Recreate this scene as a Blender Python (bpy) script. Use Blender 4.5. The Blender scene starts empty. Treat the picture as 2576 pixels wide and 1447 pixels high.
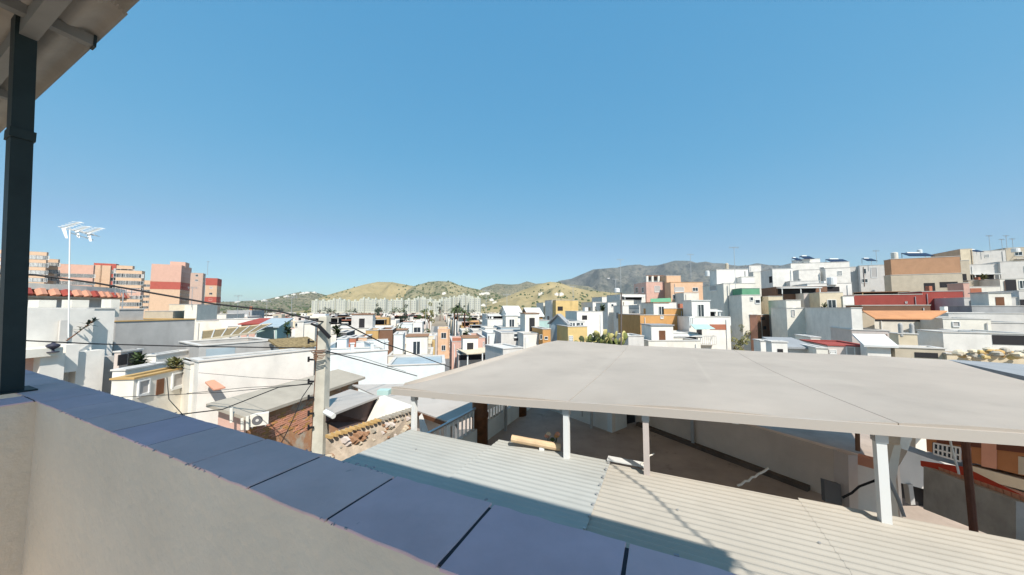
import bpy, bmesh, math, random
from mathutils import Vector, noise
R_ = random.Random(7)
# ------------------------------------------------------------------ camera, sky, sun, exposure
S = bpy.context.scene
CZ = 12.0                                   # eye height above the street
F = 820.0; TH = math.radians(3.6)           # focal length in 2576-px units, upward pitch
cam = bpy.data.cameras.new('camera'); co = bpy.data.objects.new('camera', cam)
S.collection.objects.link(co); S.camera = co
co.location = (0, 0, CZ); co.rotation_euler = (math.pi/2 + TH, 0, 0)
cam.sensor_width = 36; cam.lens = 36*F/2576; cam.clip_start = 0.05; cam.clip_end = 40000
S.render.resolution_x = 1024; S.render.resolution_y = 575
TRAV = Vector((-0.38, 0.925, 0)).normalized(); ELEV = math.radians(48.6)
W = bpy.data.worlds.new('World'); S.world = W; W.use_nodes = True
nt = W.node_tree; bg = nt.nodes['Background']
sky = nt.nodes.new('ShaderNodeTexSky'); sky.sky_type = 'NISHITA'; sky.sun_disc = False
sky.sun_elevation = ELEV; sky.sun_rotation = math.atan2(-TRAV.x, -TRAV.y)
sky.air_density = 1.0; sky.dust_density = 0.6; sky.ozone_density = 1.6; sky.altitude = 50
EXPO = 0.9; KX = 0.15*2**EXPO             # even, deep blue of a clear morning: one power curve per channel over the whole sky
sp = nt.nodes.new('ShaderNodeSeparateColor'); cb_ = nt.nodes.new('ShaderNodeCombineColor'); nt.links.new(sky.outputs[0], sp.inputs[0])
for k_, (g_, a_) in enumerate(((.68,.226),(.36,.478),(.22,.675))):
    m1 = nt.nodes.new('ShaderNodeMath'); m1.operation = 'MULTIPLY'; m1.inputs[1].default_value = KX; nt.links.new(sp.outputs[k_], m1.inputs[0])
    m2 = nt.nodes.new('ShaderNodeMath'); m2.operation = 'POWER'; m2.inputs[1].default_value = g_; nt.links.new(m1.outputs[0], m2.inputs[0])
    m3 = nt.nodes.new('ShaderNodeMath'); m3.operation = 'MULTIPLY'; m3.inputs[1].default_value = a_/KX; nt.links.new(m2.outputs[0], m3.inputs[0])
    m4 = nt.nodes.new('ShaderNodeMath'); m4.operation = 'MULTIPLY'; m4.inputs[1].default_value = (.31,.42,.46)[k_]; nt.links.new(sp.outputs[k_], m4.inputs[0])
    m5 = nt.nodes.new('ShaderNodeMath'); m5.operation = 'MAXIMUM'; nt.links.new(m3.outputs[0], m5.inputs[0]); nt.links.new(m4.outputs[0], m5.inputs[1])
    nt.links.new(m5.outputs[0], cb_.inputs[k_])
nt.links.new(cb_.outputs[0], bg.inputs[0]); bg.inputs[1].default_value = 0.15
sl = bpy.data.lights.new('sun', 'SUN'); sl.energy = 3.5; sl.angle = math.radians(0.53); sl.color = (1, .94, .85)
so = bpy.data.objects.new('sun', sl); S.collection.objects.link(so)
d = Vector((TRAV.x*math.cos(ELEV), TRAV.y*math.cos(ELEV), -math.sin(ELEV)))
so.rotation_euler = d.to_track_quat('-Z', 'Y').to_euler()
S.view_settings.view_transform = 'Standard'; S.view_settings.look = 'None'
S.view_settings.exposure = EXPO; S.view_settings.gamma = 1; S.view_settings.use_curve_mapping = False
S.render.engine = 'CYCLES'
try:
    S.cycles.max_bounces = 6; S.cycles.volume_bounces = 0
except Exception: pass
COL = S.collection

# ------------------------------------------------------------------ helpers
def ray(px, py):
    u = (px-1288)/F; v = -(py-723.5)/F
    Y = math.cos(TH) - v*math.sin(TH); Z = math.sin(TH) + v*math.cos(TH)
    return u/Y, Z/Y
def PT(px, py, t):                          # point seen at a pixel, t metres ahead
    X, Z = ray(px, py); return Vector((X*t, t, CZ+Z*t))
def PZ(px, py, z):                          # point seen at a pixel on the level z below/above the eye
    X, Z = ray(px, py); t = z/Z; return Vector((X*t, t, CZ+z))
def AP(a, p, z):                            # parapet frame: a along it to the right, p outwards
    return Vector((.9063*a+.4226*p, -.4226*a+.9063*p, CZ+z))
def toAP(v): return (.9063*v.x-.4226*v.y, .4226*v.x+.9063*v.y)
def proj(v):
    z = v.z-CZ; Yc = v.y*math.cos(TH)+z*math.sin(TH); Zc = -v.y*math.sin(TH)+z*math.cos(TH)
    return 1288+F*v.x/Yc, 723.5-F*Zc/Yc
ZM = {0:(0,0,1,1), 1:(0,603.7,.2608,.2608), 2:(440.2,679.2,.2608,.2608), 3:(943.3,679.2,.1953,.1953), 4:(1320.7,654,.1953,.1953),
      5:(1761,603.7,.2173,.2173), 6:(2135.7,603.7,.2173,.2173), 12:(440.2,880.5,.2607,.2607), 13:(943.3,817.6,.2607,.2607),
      14:(1509.3,943.3,.2608,.2608), 15:(2012.5,849,.2824,.2824), 18:(1383.6,1069,.4629,.4629), 22:(754.7,773.5,.1304,.1304),
      25:(2201,1006,.2173,.2173), 21:(0,742,.1652,.1652)}
def zp(k, x, y):
    o = ZM[k]; return o[0]+o[2]*x, o[1]+o[3]*y
def smooth(a, b, x):
    t = max(0, min(1, (x-a)/(b-a))); return t*t*(3-2*t)
def ground(x, y):
    g = 0.17*max(0, x-6)*smooth(12, 45, y)
    g = min(g, 17) * (1-smooth(170, 420, y))
    return g

def lin(c):
    return tuple(((v/255)/12.92 if v/255 <= .04045 else (((v/255)+.055)/1.055)**2.4) for v in c)
MATS = {}
def mat(name, col, rough=.85, kind='plaster', metal=0, var=.12, scale=1.2, dirt=.12, bump=.15, alpha=None, stain=None):
    key = name
    if key in MATS: return MATS[key]
    m = bpy.data.materials.new(name); m.use_nodes = True; n = m.node_tree.nodes; l = m.node_tree.links
    b = n['Principled BSDF']; b.inputs['Roughness'].default_value = rough; b.inputs['Metallic'].default_value = metal
    if 'Specular IOR Level' in b.inputs and kind != 'glass': b.inputs['Specular IOR Level'].default_value = .25
    c = col if len(col) == 3 else col[:3]
    if kind == 'flat':
        b.inputs['Base Color'].default_value = (*c, 1)
    elif kind == 'glass':
        b.inputs['Base Color'].default_value = (*c, 1); b.inputs['Roughness'].default_value = .12
    else:
        tc = n.new('ShaderNodeTexCoord'); geo = n.new('ShaderNodeNewGeometry')
        mp = n.new('ShaderNodeMapping'); l.new(geo.outputs['Position'], mp.inputs[0])
        n1 = n.new('ShaderNodeTexNoise'); n1.inputs['Scale'].default_value = scale; n1.inputs['Detail'].default_value = 6
        n1.inputs['Roughness'].default_value = .65; l.new(mp.outputs[0], n1.inputs[0])
        mp2 = n.new('ShaderNodeMapping'); mp2.inputs['Scale'].default_value = (1.6, 1.6, .5); l.new(geo.outputs['Position'], mp2.inputs[0])
        n2 = n.new('ShaderNodeTexNoise'); n2.inputs['Scale'].default_value = .9; n2.inputs['Detail'].default_value = 5; l.new(mp2.outputs[0], n2.inputs[0])
        r1 = n.new('ShaderNodeMapRange'); r1.inputs[1].default_value = .3; r1.inputs[2].default_value = .7
        r1.inputs[3].default_value = 1-var; r1.inputs[4].default_value = 1+var*.45; l.new(n1.outputs[0], r1.inputs[0])
        r2 = n.new('ShaderNodeMapRange'); r2.inputs[1].default_value = .5; r2.inputs[2].default_value = .8
        r2.inputs[3].default_value = 1; r2.inputs[4].default_value = 1-dirt; l.new(n2.outputs[0], r2.inputs[0])
        mu = n.new('ShaderNodeMath'); mu.operation = 'MULTIPLY'; l.new(r1.outputs[0], mu.inputs[0]); l.new(r2.outputs[0], mu.inputs[1])
        mx = n.new('ShaderNodeVectorMath'); mx.operation = 'SCALE'; mx.inputs[0].default_value = c; l.new(mu.outputs[0], mx.inputs['Scale'])
        if stain:
            st = n.new('ShaderNodeTexNoise'); st.inputs['Scale'].default_value = stain[0]; st.inputs['Detail'].default_value = 10; st.inputs['Roughness'].default_value = .72; l.new(geo.outputs['Position'], st.inputs[0])
            rs = n.new('ShaderNodeMapRange'); rs.inputs[1].default_value = stain[1]; rs.inputs[2].default_value = stain[1]+.07; rs.inputs[4].default_value = stain[2]; l.new(st.outputs[0], rs.inputs[0])
            ms = n.new('ShaderNodeMix'); ms.data_type = 'RGBA'; l.new(rs.outputs[0], ms.inputs[0]); l.new(mx.outputs[0], ms.inputs[6]); ms.inputs[7].default_value = (*(v*.3 for v in c), 1); l.new(ms.outputs[2], b.inputs['Base Color'])
        else: l.new(mx.outputs[0], b.inputs['Base Color'])
        if bump:
            n3 = n.new('ShaderNodeTexNoise'); n3.inputs['Scale'].default_value = 14; n3.inputs['Detail'].default_value = 8; l.new(geo.outputs['Position'], n3.inputs[0])
            bp = n.new('ShaderNodeBump'); bp.inputs['Strength'].default_value = bump; bp.inputs['Distance'].default_value = .02
            l.new(n3.outputs[0], bp.inputs['Height']); l.new(bp.outputs[0], b.inputs['Normal'])
    MATS[key] = m; return m
PAL = {'white':(.74,.705,.65), 'warmwhite':(.72,.68,.6), 'bluewhite':(.66,.7,.7), 'cream':(.66,.56,.41), 'beige':(.5,.43,.33),
       'peach':(.66,.43,.28), 'pink':(.6,.38,.31), 'orange':(.54,.29,.11), 'yellow':(.62,.45,.2), 'grey':(.36,.36,.36),
       'lightgrey':(.58,.555,.52), 'darkgrey':(.13,.13,.135), 'terracotta':(.4,.15,.09), 'red':(.34,.07,.055), 'brown':(.2,.11,.07),
       'ochre':(.5,.32,.13), 'cement':(.42,.41,.395), 'roofgrey':(.3,.31,.32), 'roofwhite':(.62,.62,.6), 'roofbeige':(.38,.34,.28),
       'bluegrey':(.34,.41,.45), 'green':(.13,.32,.19), 'teal':(.4,.55,.52), 'rooftile':(.3,.17,.1), 'dark':(.02,.02,.022), 'salmon':(.62,.3,.2),
       'pinkgrey':(.56,.49,.45)}
def C(name): return mat('paint_'+name, PAL[name], dirt=.25 if name in ('cement','grey') else .12)
GL = mat('window_glass', (.03,.04,.05), kind='glass'); DK = mat('painted_interior_shade', (.03,.028,.03), kind='flat', rough=.9)  # DK: near-black colour standing for the shade inside openings
FRM = mat('frame_white', (.7,.7,.68), kind='flat', rough=.5); METAL = mat('galvanised', (.5,.5,.5), rough=.45, metal=.6, kind='flat')
BLK = mat('cable_black', (.015,.015,.017), kind='flat', rough=.6)
SHUT = mat('shutter_grey', (.42,.4,.38), kind='flat', rough=.6); WOOD = mat('wood_brown', (.16,.07,.035), rough=.7, var=.3)

def mesh_obj(name, verts, faces, mats, parent=None, mi=None, loc=None, smooth_=False):
    me = bpy.data.meshes.new(name); me.from_pydata([tuple(v) for v in verts], [], faces)
    for m in (mats if isinstance(mats, (list, tuple)) else [mats]): me.materials.append(m)
    if mi:
        for f, k in zip(me.polygons, mi): f.material_index = k
    if smooth_:
        for f in me.polygons: f.use_smooth = True
    me.update()
    o = bpy.data.objects.new(name, me); COL.objects.link(o)
    if parent: o.parent = parent
    if loc is not None: o.location = loc
    return o
class MB:                                    # collects boxes, tubes and prisms into one mesh
    def __init__(s): s.v = []; s.f = []; s.m = []
    def quad(s, pts, m=0):
        i = len(s.v); s.v += [Vector(p) for p in pts]; s.f.append(tuple(range(i, i+len(pts)))); s.m.append(m)
    def hexa(s, b, t, m=0, mside=None):      # bottom ring, top ring
        i = len(s.v); n = len(b); s.v += [Vector(p) for p in b]+[Vector(p) for p in t]
        s.f.append(tuple(range(i+n-1, i-1, -1))); s.m.append(m); s.f.append(tuple(range(i+n, i+2*n))); s.m.append(m)
        for k in range(n):
            s.f.append((i+k, i+(k+1) % n, i+n+(k+1) % n, i+n+k)); s.m.append(m if mside is None else mside[k])
    def box(s, c, sx, sy, sz, ang=0, m=0):   # centre of bottom
        ca, sa = math.cos(ang), math.sin(ang); c = Vector(c)
        ring = [c+Vector((ca*x-sa*y, sa*x+ca*y, 0)) for x, y in ((-sx/2,-sy/2),(sx/2,-sy/2),(sx/2,sy/2),(-sx/2,sy/2))]
        s.hexa(ring, [r+Vector((0,0,sz)) for r in ring], m)
    def bar(s, a, b, w, h=None, m=0, up=Vector((0,0,1))):
        a = Vector(a); b = Vector(b); h = h or w; dd = (b-a).normalized()
        if abs(dd.dot(up)) > .98: up = Vector((0,1,0))
        x = dd.cross(up).normalized()*w/2; y = x.cross(dd).normalized()*h/2
        s.hexa([a-x-y, a+x-y, a+x+y, a-x+y], [b-x-y, b+x-y, b+x+y, b-x+y], m)
    def tube(s, pts, r, n=6, m=0):
        rings = []; 
        for k, p in enumerate(pts):
            p = Vector(p); q = Vector(pts[min(k+1, len(pts)-1)])-Vector(pts[max(k-1, 0)]); q.normalize()
            up = Vector((0,0,1)) if abs(q.z) < .95 else Vector((1,0,0))
            x = q.cross(up).normalized(); y = x.cross(q); rr = r[k] if isinstance(r, (list, tuple)) else r
            i = len(s.v); s.v += [p+(x*math.cos(2*math.pi*j/n)+y*math.sin(2*math.pi*j/n))*rr for j in range(n)]; rings.append(i)
        for a, b in zip(rings, rings[1:]):
            for j in range(n): s.f.append((a+j, a+(j+1) % n, b+(j+1) % n, b+j)); s.m.append(m)
        s.f.append(tuple(rings[0]+j for j in range(n))[::-1]); s.m.append(m)
        s.f.append(tuple(rings[-1]+j for j in range(n))); s.m.append(m)
    def build(s, name, mats, parent=None, loc=None, smooth_=False):
        off = parent.location if (parent and loc is None) else Vector((0,0,0))
        return mesh_obj(name, [v-off for v in s.v], s.f, mats, parent, s.m, smooth_=smooth_)
def fixn(o):
    bm = bmesh.new(); bm.from_mesh(o.data); bmesh.ops.recalc_face_normals(bm, faces=bm.faces); bm.to_mesh(o.data); bm.free()
def tag(o, label=None, cat=None, group=None, kind=None):
    if label: o['label'] = label
    if cat: o['category'] = cat
    if group: o['group'] = group
    if kind: o['kind'] = kind
    return o
def empty(name, loc, label=None, cat=None, group=None):
    o = bpy.data.objects.new(name, None); COL.objects.link(o); o.location = loc; o.empty_display_size = .2
    return tag(o, label, cat, group)
def single(mb, name, mats, label, cat, base, group=None, smooth_=False):   # one-mesh thing
    o = mesh_obj(name, [v-Vector(base) for v in mb.v], mb.f, mats, None, mb.m, loc=base, smooth_=smooth_)
    return tag(o, label, cat, group)

# ------------------------------------------------------------------ the ground, hills and mountains
gm = mat('ground_earth', (.33,.27,.2), scale=.02, var=.35)
V, Fc = [], []
xs = [-12000,-6000,-3000,-1500,-800,-400,-250,-150,-100]+[i*6-90 for i in range(60)]+[300,360,450,600,1000,2000,4000,8000,12000]
ys = [-60,-20,0]+[i*8+6 for i in range(30)]+[260,300,350,420,520,700,1000,1500,3000,6000,12000]
for y in ys:
    for x in xs: V.append((x, y, ground(x, y)))
nx = len(xs)
for j in range(len(ys)-1):
    for i in range(nx-1):
        a = j*nx+i; Fc.append((a, a+1, a+1+nx, a+nx))
tag(mesh_obj('ground', V, Fc, gm), kind='structure')

def hillmat(name, c1, c2, c3, sc=.01, th=.55):
    m = bpy.data.materials.new(name); m.use_nodes = True; n = m.node_tree.nodes; l = m.node_tree.links
    b = n['Principled BSDF']; b.inputs['Roughness'].default_value = 1; b.inputs['Specular IOR Level'].default_value = 0
    g = n.new('ShaderNodeNewGeometry'); t1 = n.new('ShaderNodeTexNoise'); t1.inputs['Scale'].default_value = sc; t1.inputs['Detail'].default_value = 9
    t1.inputs['Roughness'].default_value = .7; l.new(g.outputs['Position'], t1.inputs[0])
    t2 = n.new('ShaderNodeTexNoise'); t2.inputs['Scale'].default_value = sc*7; t2.inputs['Detail'].default_value = 8; t2.inputs['Roughness'].default_value = .75
    l.new(g.outputs['Position'], t2.inputs[0])
    r = n.new('ShaderNodeValToRGB'); l.new(t1.outputs[0], r.inputs[0])
    r.color_ramp.elements[0].position = .38; r.color_ramp.elements[0].color = (*c2, 1); r.color_ramp.elements[1].position = .62; r.color_ramp.elements[1].color = (*c1, 1)
    r2 = n.new('ShaderNodeMapRange'); r2.inputs[1].default_value = th; r2.inputs[2].default_value = th+.08; l.new(t2.outputs[0], r2.inputs[0])
    mx = n.new('ShaderNodeMix'); mx.data_type = 'RGBA'; l.new(r2.outputs[0], mx.inputs[0]); l.new(r.outputs[0], mx.inputs[6]); mx.inputs[7].default_value = (*c3, 1)
    l.new(mx.outputs[2], b.inputs['Base Color']); return m
SURF = {}
def hill(name, prof, t0, t1, m, rough=.06, seed=0, n=210, K=36):
    x0, x1 = prof[0][0], prof[-1][0]; V = []; Fc = []
    def yat(px):
        for (a, b), (c, d_) in zip(prof, prof[1:]):
            if a <= px <= c: return b+(d_-b)*(px-a)/(c-a)
        return prof[-1][1]
    rows = []
    for k in range(K+6):
        f = k/(K-1); t = t0+(t1-t0)*f
        for i in range(n+1):
            px = x0+(x1-x0)*i/n
            X, Z = ray(px, yat(px)); H = max(0, CZ+Z*t1)
            x = X*t; e = noise.fractal(Vector((x/t1*9+seed, t/t1*9, seed)), 1.0, 2.1, 6)
            rid = abs(noise.noise(Vector((x/t1*14+seed*3, t/t1*5, 2))))+.45*abs(noise.noise(Vector((x/t1*37+seed, t/t1*13, 5))))
            if f <= 1: h = H*(f**1.25)*(1 + (1-f)*f*4*(rough*6*e-.62*rid)); h = min(h, (CZ+Z*t)*.985+.015*H) if f < 1 else h+H*rough*.12*e
            else: h = H*(1-(f-1)*2.2)
            V.append((x, t, max(h, -2)))
    for k in range(K+5):
        for i in range(n):
            a = k*(n+1)+i; Fc.append((a, a+1, a+n+2, a+n+1))
    o = tag(mesh_obj(name, V, Fc, m, smooth_=True), kind='structure'); SURF[name] = (V, n, K); return o
tan = hillmat('dry_grass_slope', (.38,.3,.16), (.28,.23,.12), (.1,.095,.05), .008, .58)
scrub = hillmat('scrub_slope', (.27,.23,.15), (.14,.14,.09), (.05,.06,.035), .012, .5)
grn = hillmat('green_scrub', (.29,.25,.15), (.19,.18,.11), (.06,.07,.04), .01, .52)
rock = hillmat('mountain_rock', (.17,.155,.12), (.08,.085,.065), (.045,.05,.04), .0035, .5)
hill('mountains', [(1340,775),(1405,707),(1438,701),(1457,693),(1493,678),(1531,675),(1551,674),(1577,667),(1610,665),(1625,669),(1653,668),(1672,664),(1698,656),(1719,656),(1737,657),(1752,662),(1776,659),(1793,663),(1821,663),(1857,669),(1883,667),(1904,662),(1935,667),(1978,669),(2050,690),(2120,730),(2200,775)], 2600, 4600, rock, .12, 5, 260, 44)
hill('far_hill', [(1150,775),(1213,725),(1248,714),(1285,716),(1305,715),(1326,708),(1348,714),(1380,712),(1480,720),(1600,775)], 1700, 2700, scrub, .08, 2)
hill('tan_hill', [(740,775),(818,744),(857,733),(917,716),(951,709),(988,710),(1002,713),(1041,720),(1080,738),(1140,775)], 900, 1700, tan, .06, 1)
hill('round_hill', [(960,775),(1041,720),(1080,709),(1103,707),(1135,709),(1158,719),(1187,725),(1217,731),(1260,742),(1320,775)], 950, 1500, grn, .07, 9)
hill('village_hill', [(300,768),(430,762),(520,760),(583,759),(662,755),(701,746),(748,736),(784,734),(818,742),(860,752),(960,775)], 1000, 1900, scrub, .06, 3)
hill('dry_hill', [(1190,775),(1217,768),(1275,746),(1314,730),(1353,716),(1383,709),(1408,711),(1430,720),(1477,730),(1555,738),(1640,748),(1720,755),(1800,775)], 700, 1350, tan, .06, 7)

# ------------------------------------------------------------------ houses
FOOT = []; G = 12.7
def win(root, O, dirv, nrm, Z0, face_px, kind, cols):
    (x0, y0), (x1, y1) = face_px
    def hit(px, py):
        X, Z = ray(px, py)                   # O + s*dirv = t*(X,1)
        den = dirv.x - X*dirv.y; s = (X*O.y-O.x)/den; t = O.y+dirv.y*s; return s, CZ+Z*t
    s0, za = hit(x0, y0); s1, zb = hit(x1, y1); 
    if s0 > s1: s0, s1 = s1, s0
    zt, zb2 = max(za, zb), min(za, zb)
    window(root, O, dirv, nrm, s0, s1, zb2, zt, kind)
def window(root, O, dirv, nrm, s0, s1, z0, z1, kind='w'):
    def P(s, z, o): return Vector((O.x+dirv.x*s+nrm.x*o, O.y+dirv.y*s+nrm.y*o, z))
    fw = min(.07, (s1-s0)*.12); mb = MB()
    if kind in 'wgs':
        for a, b, c, e in ((s0-fw, s0, z0-fw, z1+fw), (s1, s1+fw, z0-fw, z1+fw), (s0, s1, z1, z1+fw), (s0-fw*.6, s1+fw*.6, z0-2*fw, z0)):
            mb.hexa([P(a,c,-.01),P(b,c,-.01),P(b,c,.07),P(a,c,.07)], [P(a,e,-.01),P(b,e,-.01),P(b,e,.07),P(a,e,.07)])
        if kind == 'w' and s1-s0 > .6:
            m_ = (s0+s1)/2; mb.hexa([P(m_-.025,z0,0),P(m_+.025,z0,0),P(m_+.025,z0,.05),P(m_-.025,z0,.05)], [P(m_-.025,z1,0),P(m_+.025,z1,0),P(m_+.025,z1,.05),P(m_-.025,z1,.05)])
        if kind == 'g':
            k = 5
            for i in range(1, k): 
                m_ = s0+(s1-s0)*i/k; mb.hexa([P(m_-.02,z0,0),P(m_+.02,z0,0),P(m_+.02,z0,.06),P(m_-.02,z0,.06)], [P(m_-.02,z1,0),P(m_+.02,z1,0),P(m_+.02,z1,.06),P(m_-.02,z1,.06)])
            for i in range(1, 3):
                q = z0+(z1-z0)*i/3; mb.hexa([P(s0,q,0),P(s1,q,0),P(s1,q,.055),P(s0,q,.055)], [P(s0,q+.04,0),P(s1,q+.04,0),P(s1,q+.04,.055),P(s0,q+.04,.055)])
        wd = mb.build('window', FRM, root); fixn(wd)
        pb = MB(); pb.hexa([P(s0,z0,-.01),P(s1,z0,-.01),P(s1,z0,.02),P(s0,z0,.02)], [P(s0,z1,-.01),P(s1,z1,-.01),P(s1,z1,.02),P(s0,z1,.02)])
        p = pb.build('shutter' if kind == 's' else 'pane', SHUT if kind == 's' else GL); fixn(p); p.parent = wd
        for v in p.data.vertices: v.co -= root.location
    else:
        pb = MB()
        m = {'d': WOOD, 'o': DK, 'p': C('bluegrey'), 'v': DK, 'b': mat('blue_door', (.1,.3,.42), kind='flat'), 'r': C('terracotta'), 'm': C('roofgrey')}[kind]  # DK kinds are solid dark panels, recess shade put into the colour
        pb.hexa([P(s0,z0,-.01),P(s1,z0,-.01),P(s1,z0,.03),P(s0,z0,.03)], [P(s0,z1,-.01),P(s1,z1,-.01),P(s1,z1,.03),P(s0,z1,.03)])
        p = pb.build({'d':'door','o':'doorway','p':'wall_panel','v':'veranda_shade_panel','b':'door','r':'wall_panel','m':'wall_panel'}[kind], m, root); fixn(p)
        if kind == 'v':
            rb = MB(); rb.hexa([P(s0-.2,z1-.02,0),P(s1+.2,z1-.02,0),P(s1+.2,z1-.12,1.3),P(s0-.2,z1-.12,1.3)], [P(s0-.2,z1+.12,0),P(s1+.2,z1+.12,0),P(s1+.2,z1+.02,1.3),P(s0-.2,z1+.02,1.3)])
            r = rb.build('veranda_roof', C('roofwhite'), root); fixn(r)
            k = max(2, int((s1-s0)/2.2)+1)
            for i in range(k):
                q = s0+.05+(s1-s0-.1)*i/(k-1); pc = MB(); pc.box(P(q, z0, 1.15), .1, .1, z1-.1-z0); pc.build('post', FRM, root)
def body(root, P0, Rv, Lv, wr, wl, z0, z1, mw, mr, par=.45, mL=None, cap=True, roofk='flat'):
    up = Vector((0,0,1)); P = [P0, P0+Rv*wr, P0+Rv*wr+Lv*wl, P0+Lv*wl]
    P = [Vector((p.x, p.y, 0)) for p in P]; th = .18
    mb = MB(); mats = [mw, mL or mw]
    cen = sum(P, Vector((0,0,0)))/4
    Q = [p + (Rv*(1 if (i in (0,3)) else -1) + Lv*(1 if i in (0,1) else -1))*th for i, p in enumerate(P)]
    par_ = par if roofk == 'flat' else 0
    zr = z1-par_
    for i in range(4):
        j = (i+1) % 4; mm = 1 if i == 3 else 0
        mb.quad([P[i]+up*z0, P[j]+up*z0, P[j]+up*z1, P[i]+up*z1], mm)
        if par_ > 0:
            mb.quad([P[i]+up*z1, P[j]+up*z1, Q[j]+up*z1, Q[i]+up*z1], 0)
            mb.quad([Q[i]+up*z1, Q[j]+up*z1, Q[j]+up*(zr-.02), Q[i]+up*(zr-.02)], 0)
    o = mb.build('wall', mats, root)
    rb = MB()
    if roofk == 'flat': rb.hexa([q+up*(zr-.12) for q in Q], [q+up*zr for q in Q])
    else:
        ov = .25; O_ = [p + (Rv*(-1 if (i in (0,3)) else 1) + Lv*(-1 if i in (0,1) else 1))*ov for i, p in enumerate(P)]
        rise = roofk
        if isinstance(rise, tuple):            # mono pitch rising along L
            r1 = rise[1]; zz = [0, 0, r1, r1]
            rb.hexa([q+up*(z1+.0+z) for q, z in zip(O_, zz)], [q+up*(z1+.12+z) for q, z in zip(O_, zz)])
            g = MB(); g.quad([P[0]+up*z1, P[3]+up*z1, P[3]+up*(z1+r1)]); g.quad([P[1]+up*z1, P[2]+up*z1, P[2]+up*(z1+r1)]); g.quad([P[3]+up*z1, P[2]+up*z1, P[2]+up*(z1+r1), P[3]+up*(z1+r1)])
            g.build('gable', mL or mw, root)
        else:                                   # ridge along R
            m0 = (O_[0]+O_[3])/2+up*(z1+rise); m1 = (O_[1]+O_[2])/2+up*(z1+rise)
            a = [q+up*z1 for q in O_]; t_ = up*.12
            rb.hexa([a[0],a[1],m1,m0], [a[0]+t_,a[1]+t_,m1+t_,m0+t_]); rb.hexa([m0,m1,a[2],a[3]], [m0+t_,m1+t_,a[2]+t_,a[3]+t_])
            g = MB(); g.quad([P[0]+up*z1, P[3]+up*z1, (P[0]+P[3])/2+up*(z1+rise)]); g.quad([P[1]+up*z1, P[2]+up*z1, (P[1]+P[2])/2+up*(z1+rise)])
            g.build('gable', mL or mw, root)
    ro = rb.build('roof', mr, root); fixn(ro)
    if cap and par_ > 0:
        cb = MB(); e = .05
        O_ = [p + (Rv*(-1 if (i in (0,3)) else 1) + Lv*(-1 if i in (0,1) else 1))*e for i, p in enumerate(P)]
        I_ = [q + (Rv*(1 if (i in (0,3)) else -1) + Lv*(1 if i in (0,1) else -1))*.03 for i, q in enumerate(Q)]
        for i in range(4):
            j = (i+1) % 4
            cb.hexa([O_[i]+up*(z1+.003), O_[j]+up*(z1+.003), I_[j]+up*(z1+.003), I_[i]+up*(z1+.003)], [O_[i]+up*(z1+.07), O_[j]+up*(z1+.07), I_[j]+up*(z1+.07), I_[i]+up*(z1+.07)])
        c_ = cb.build('parapet_cap', cap if not isinstance(cap, bool) else C('lightgrey'), root); fixn(c_)
    return o
SKY = [(400,784),(560,784),(800,784),(1200,783),(1450,782),(1560,772),(1600,745),(1800,738),(1900,715),(2140,712),(2240,695),(2440,665),(2800,655)]
def skyl(px):
    for (a, b), (c, d_) in zip(SKY, SKY[1:]):
        if a <= px <= c: return b+(d_-b)*(px-a)/(c-a)
    return 800
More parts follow.
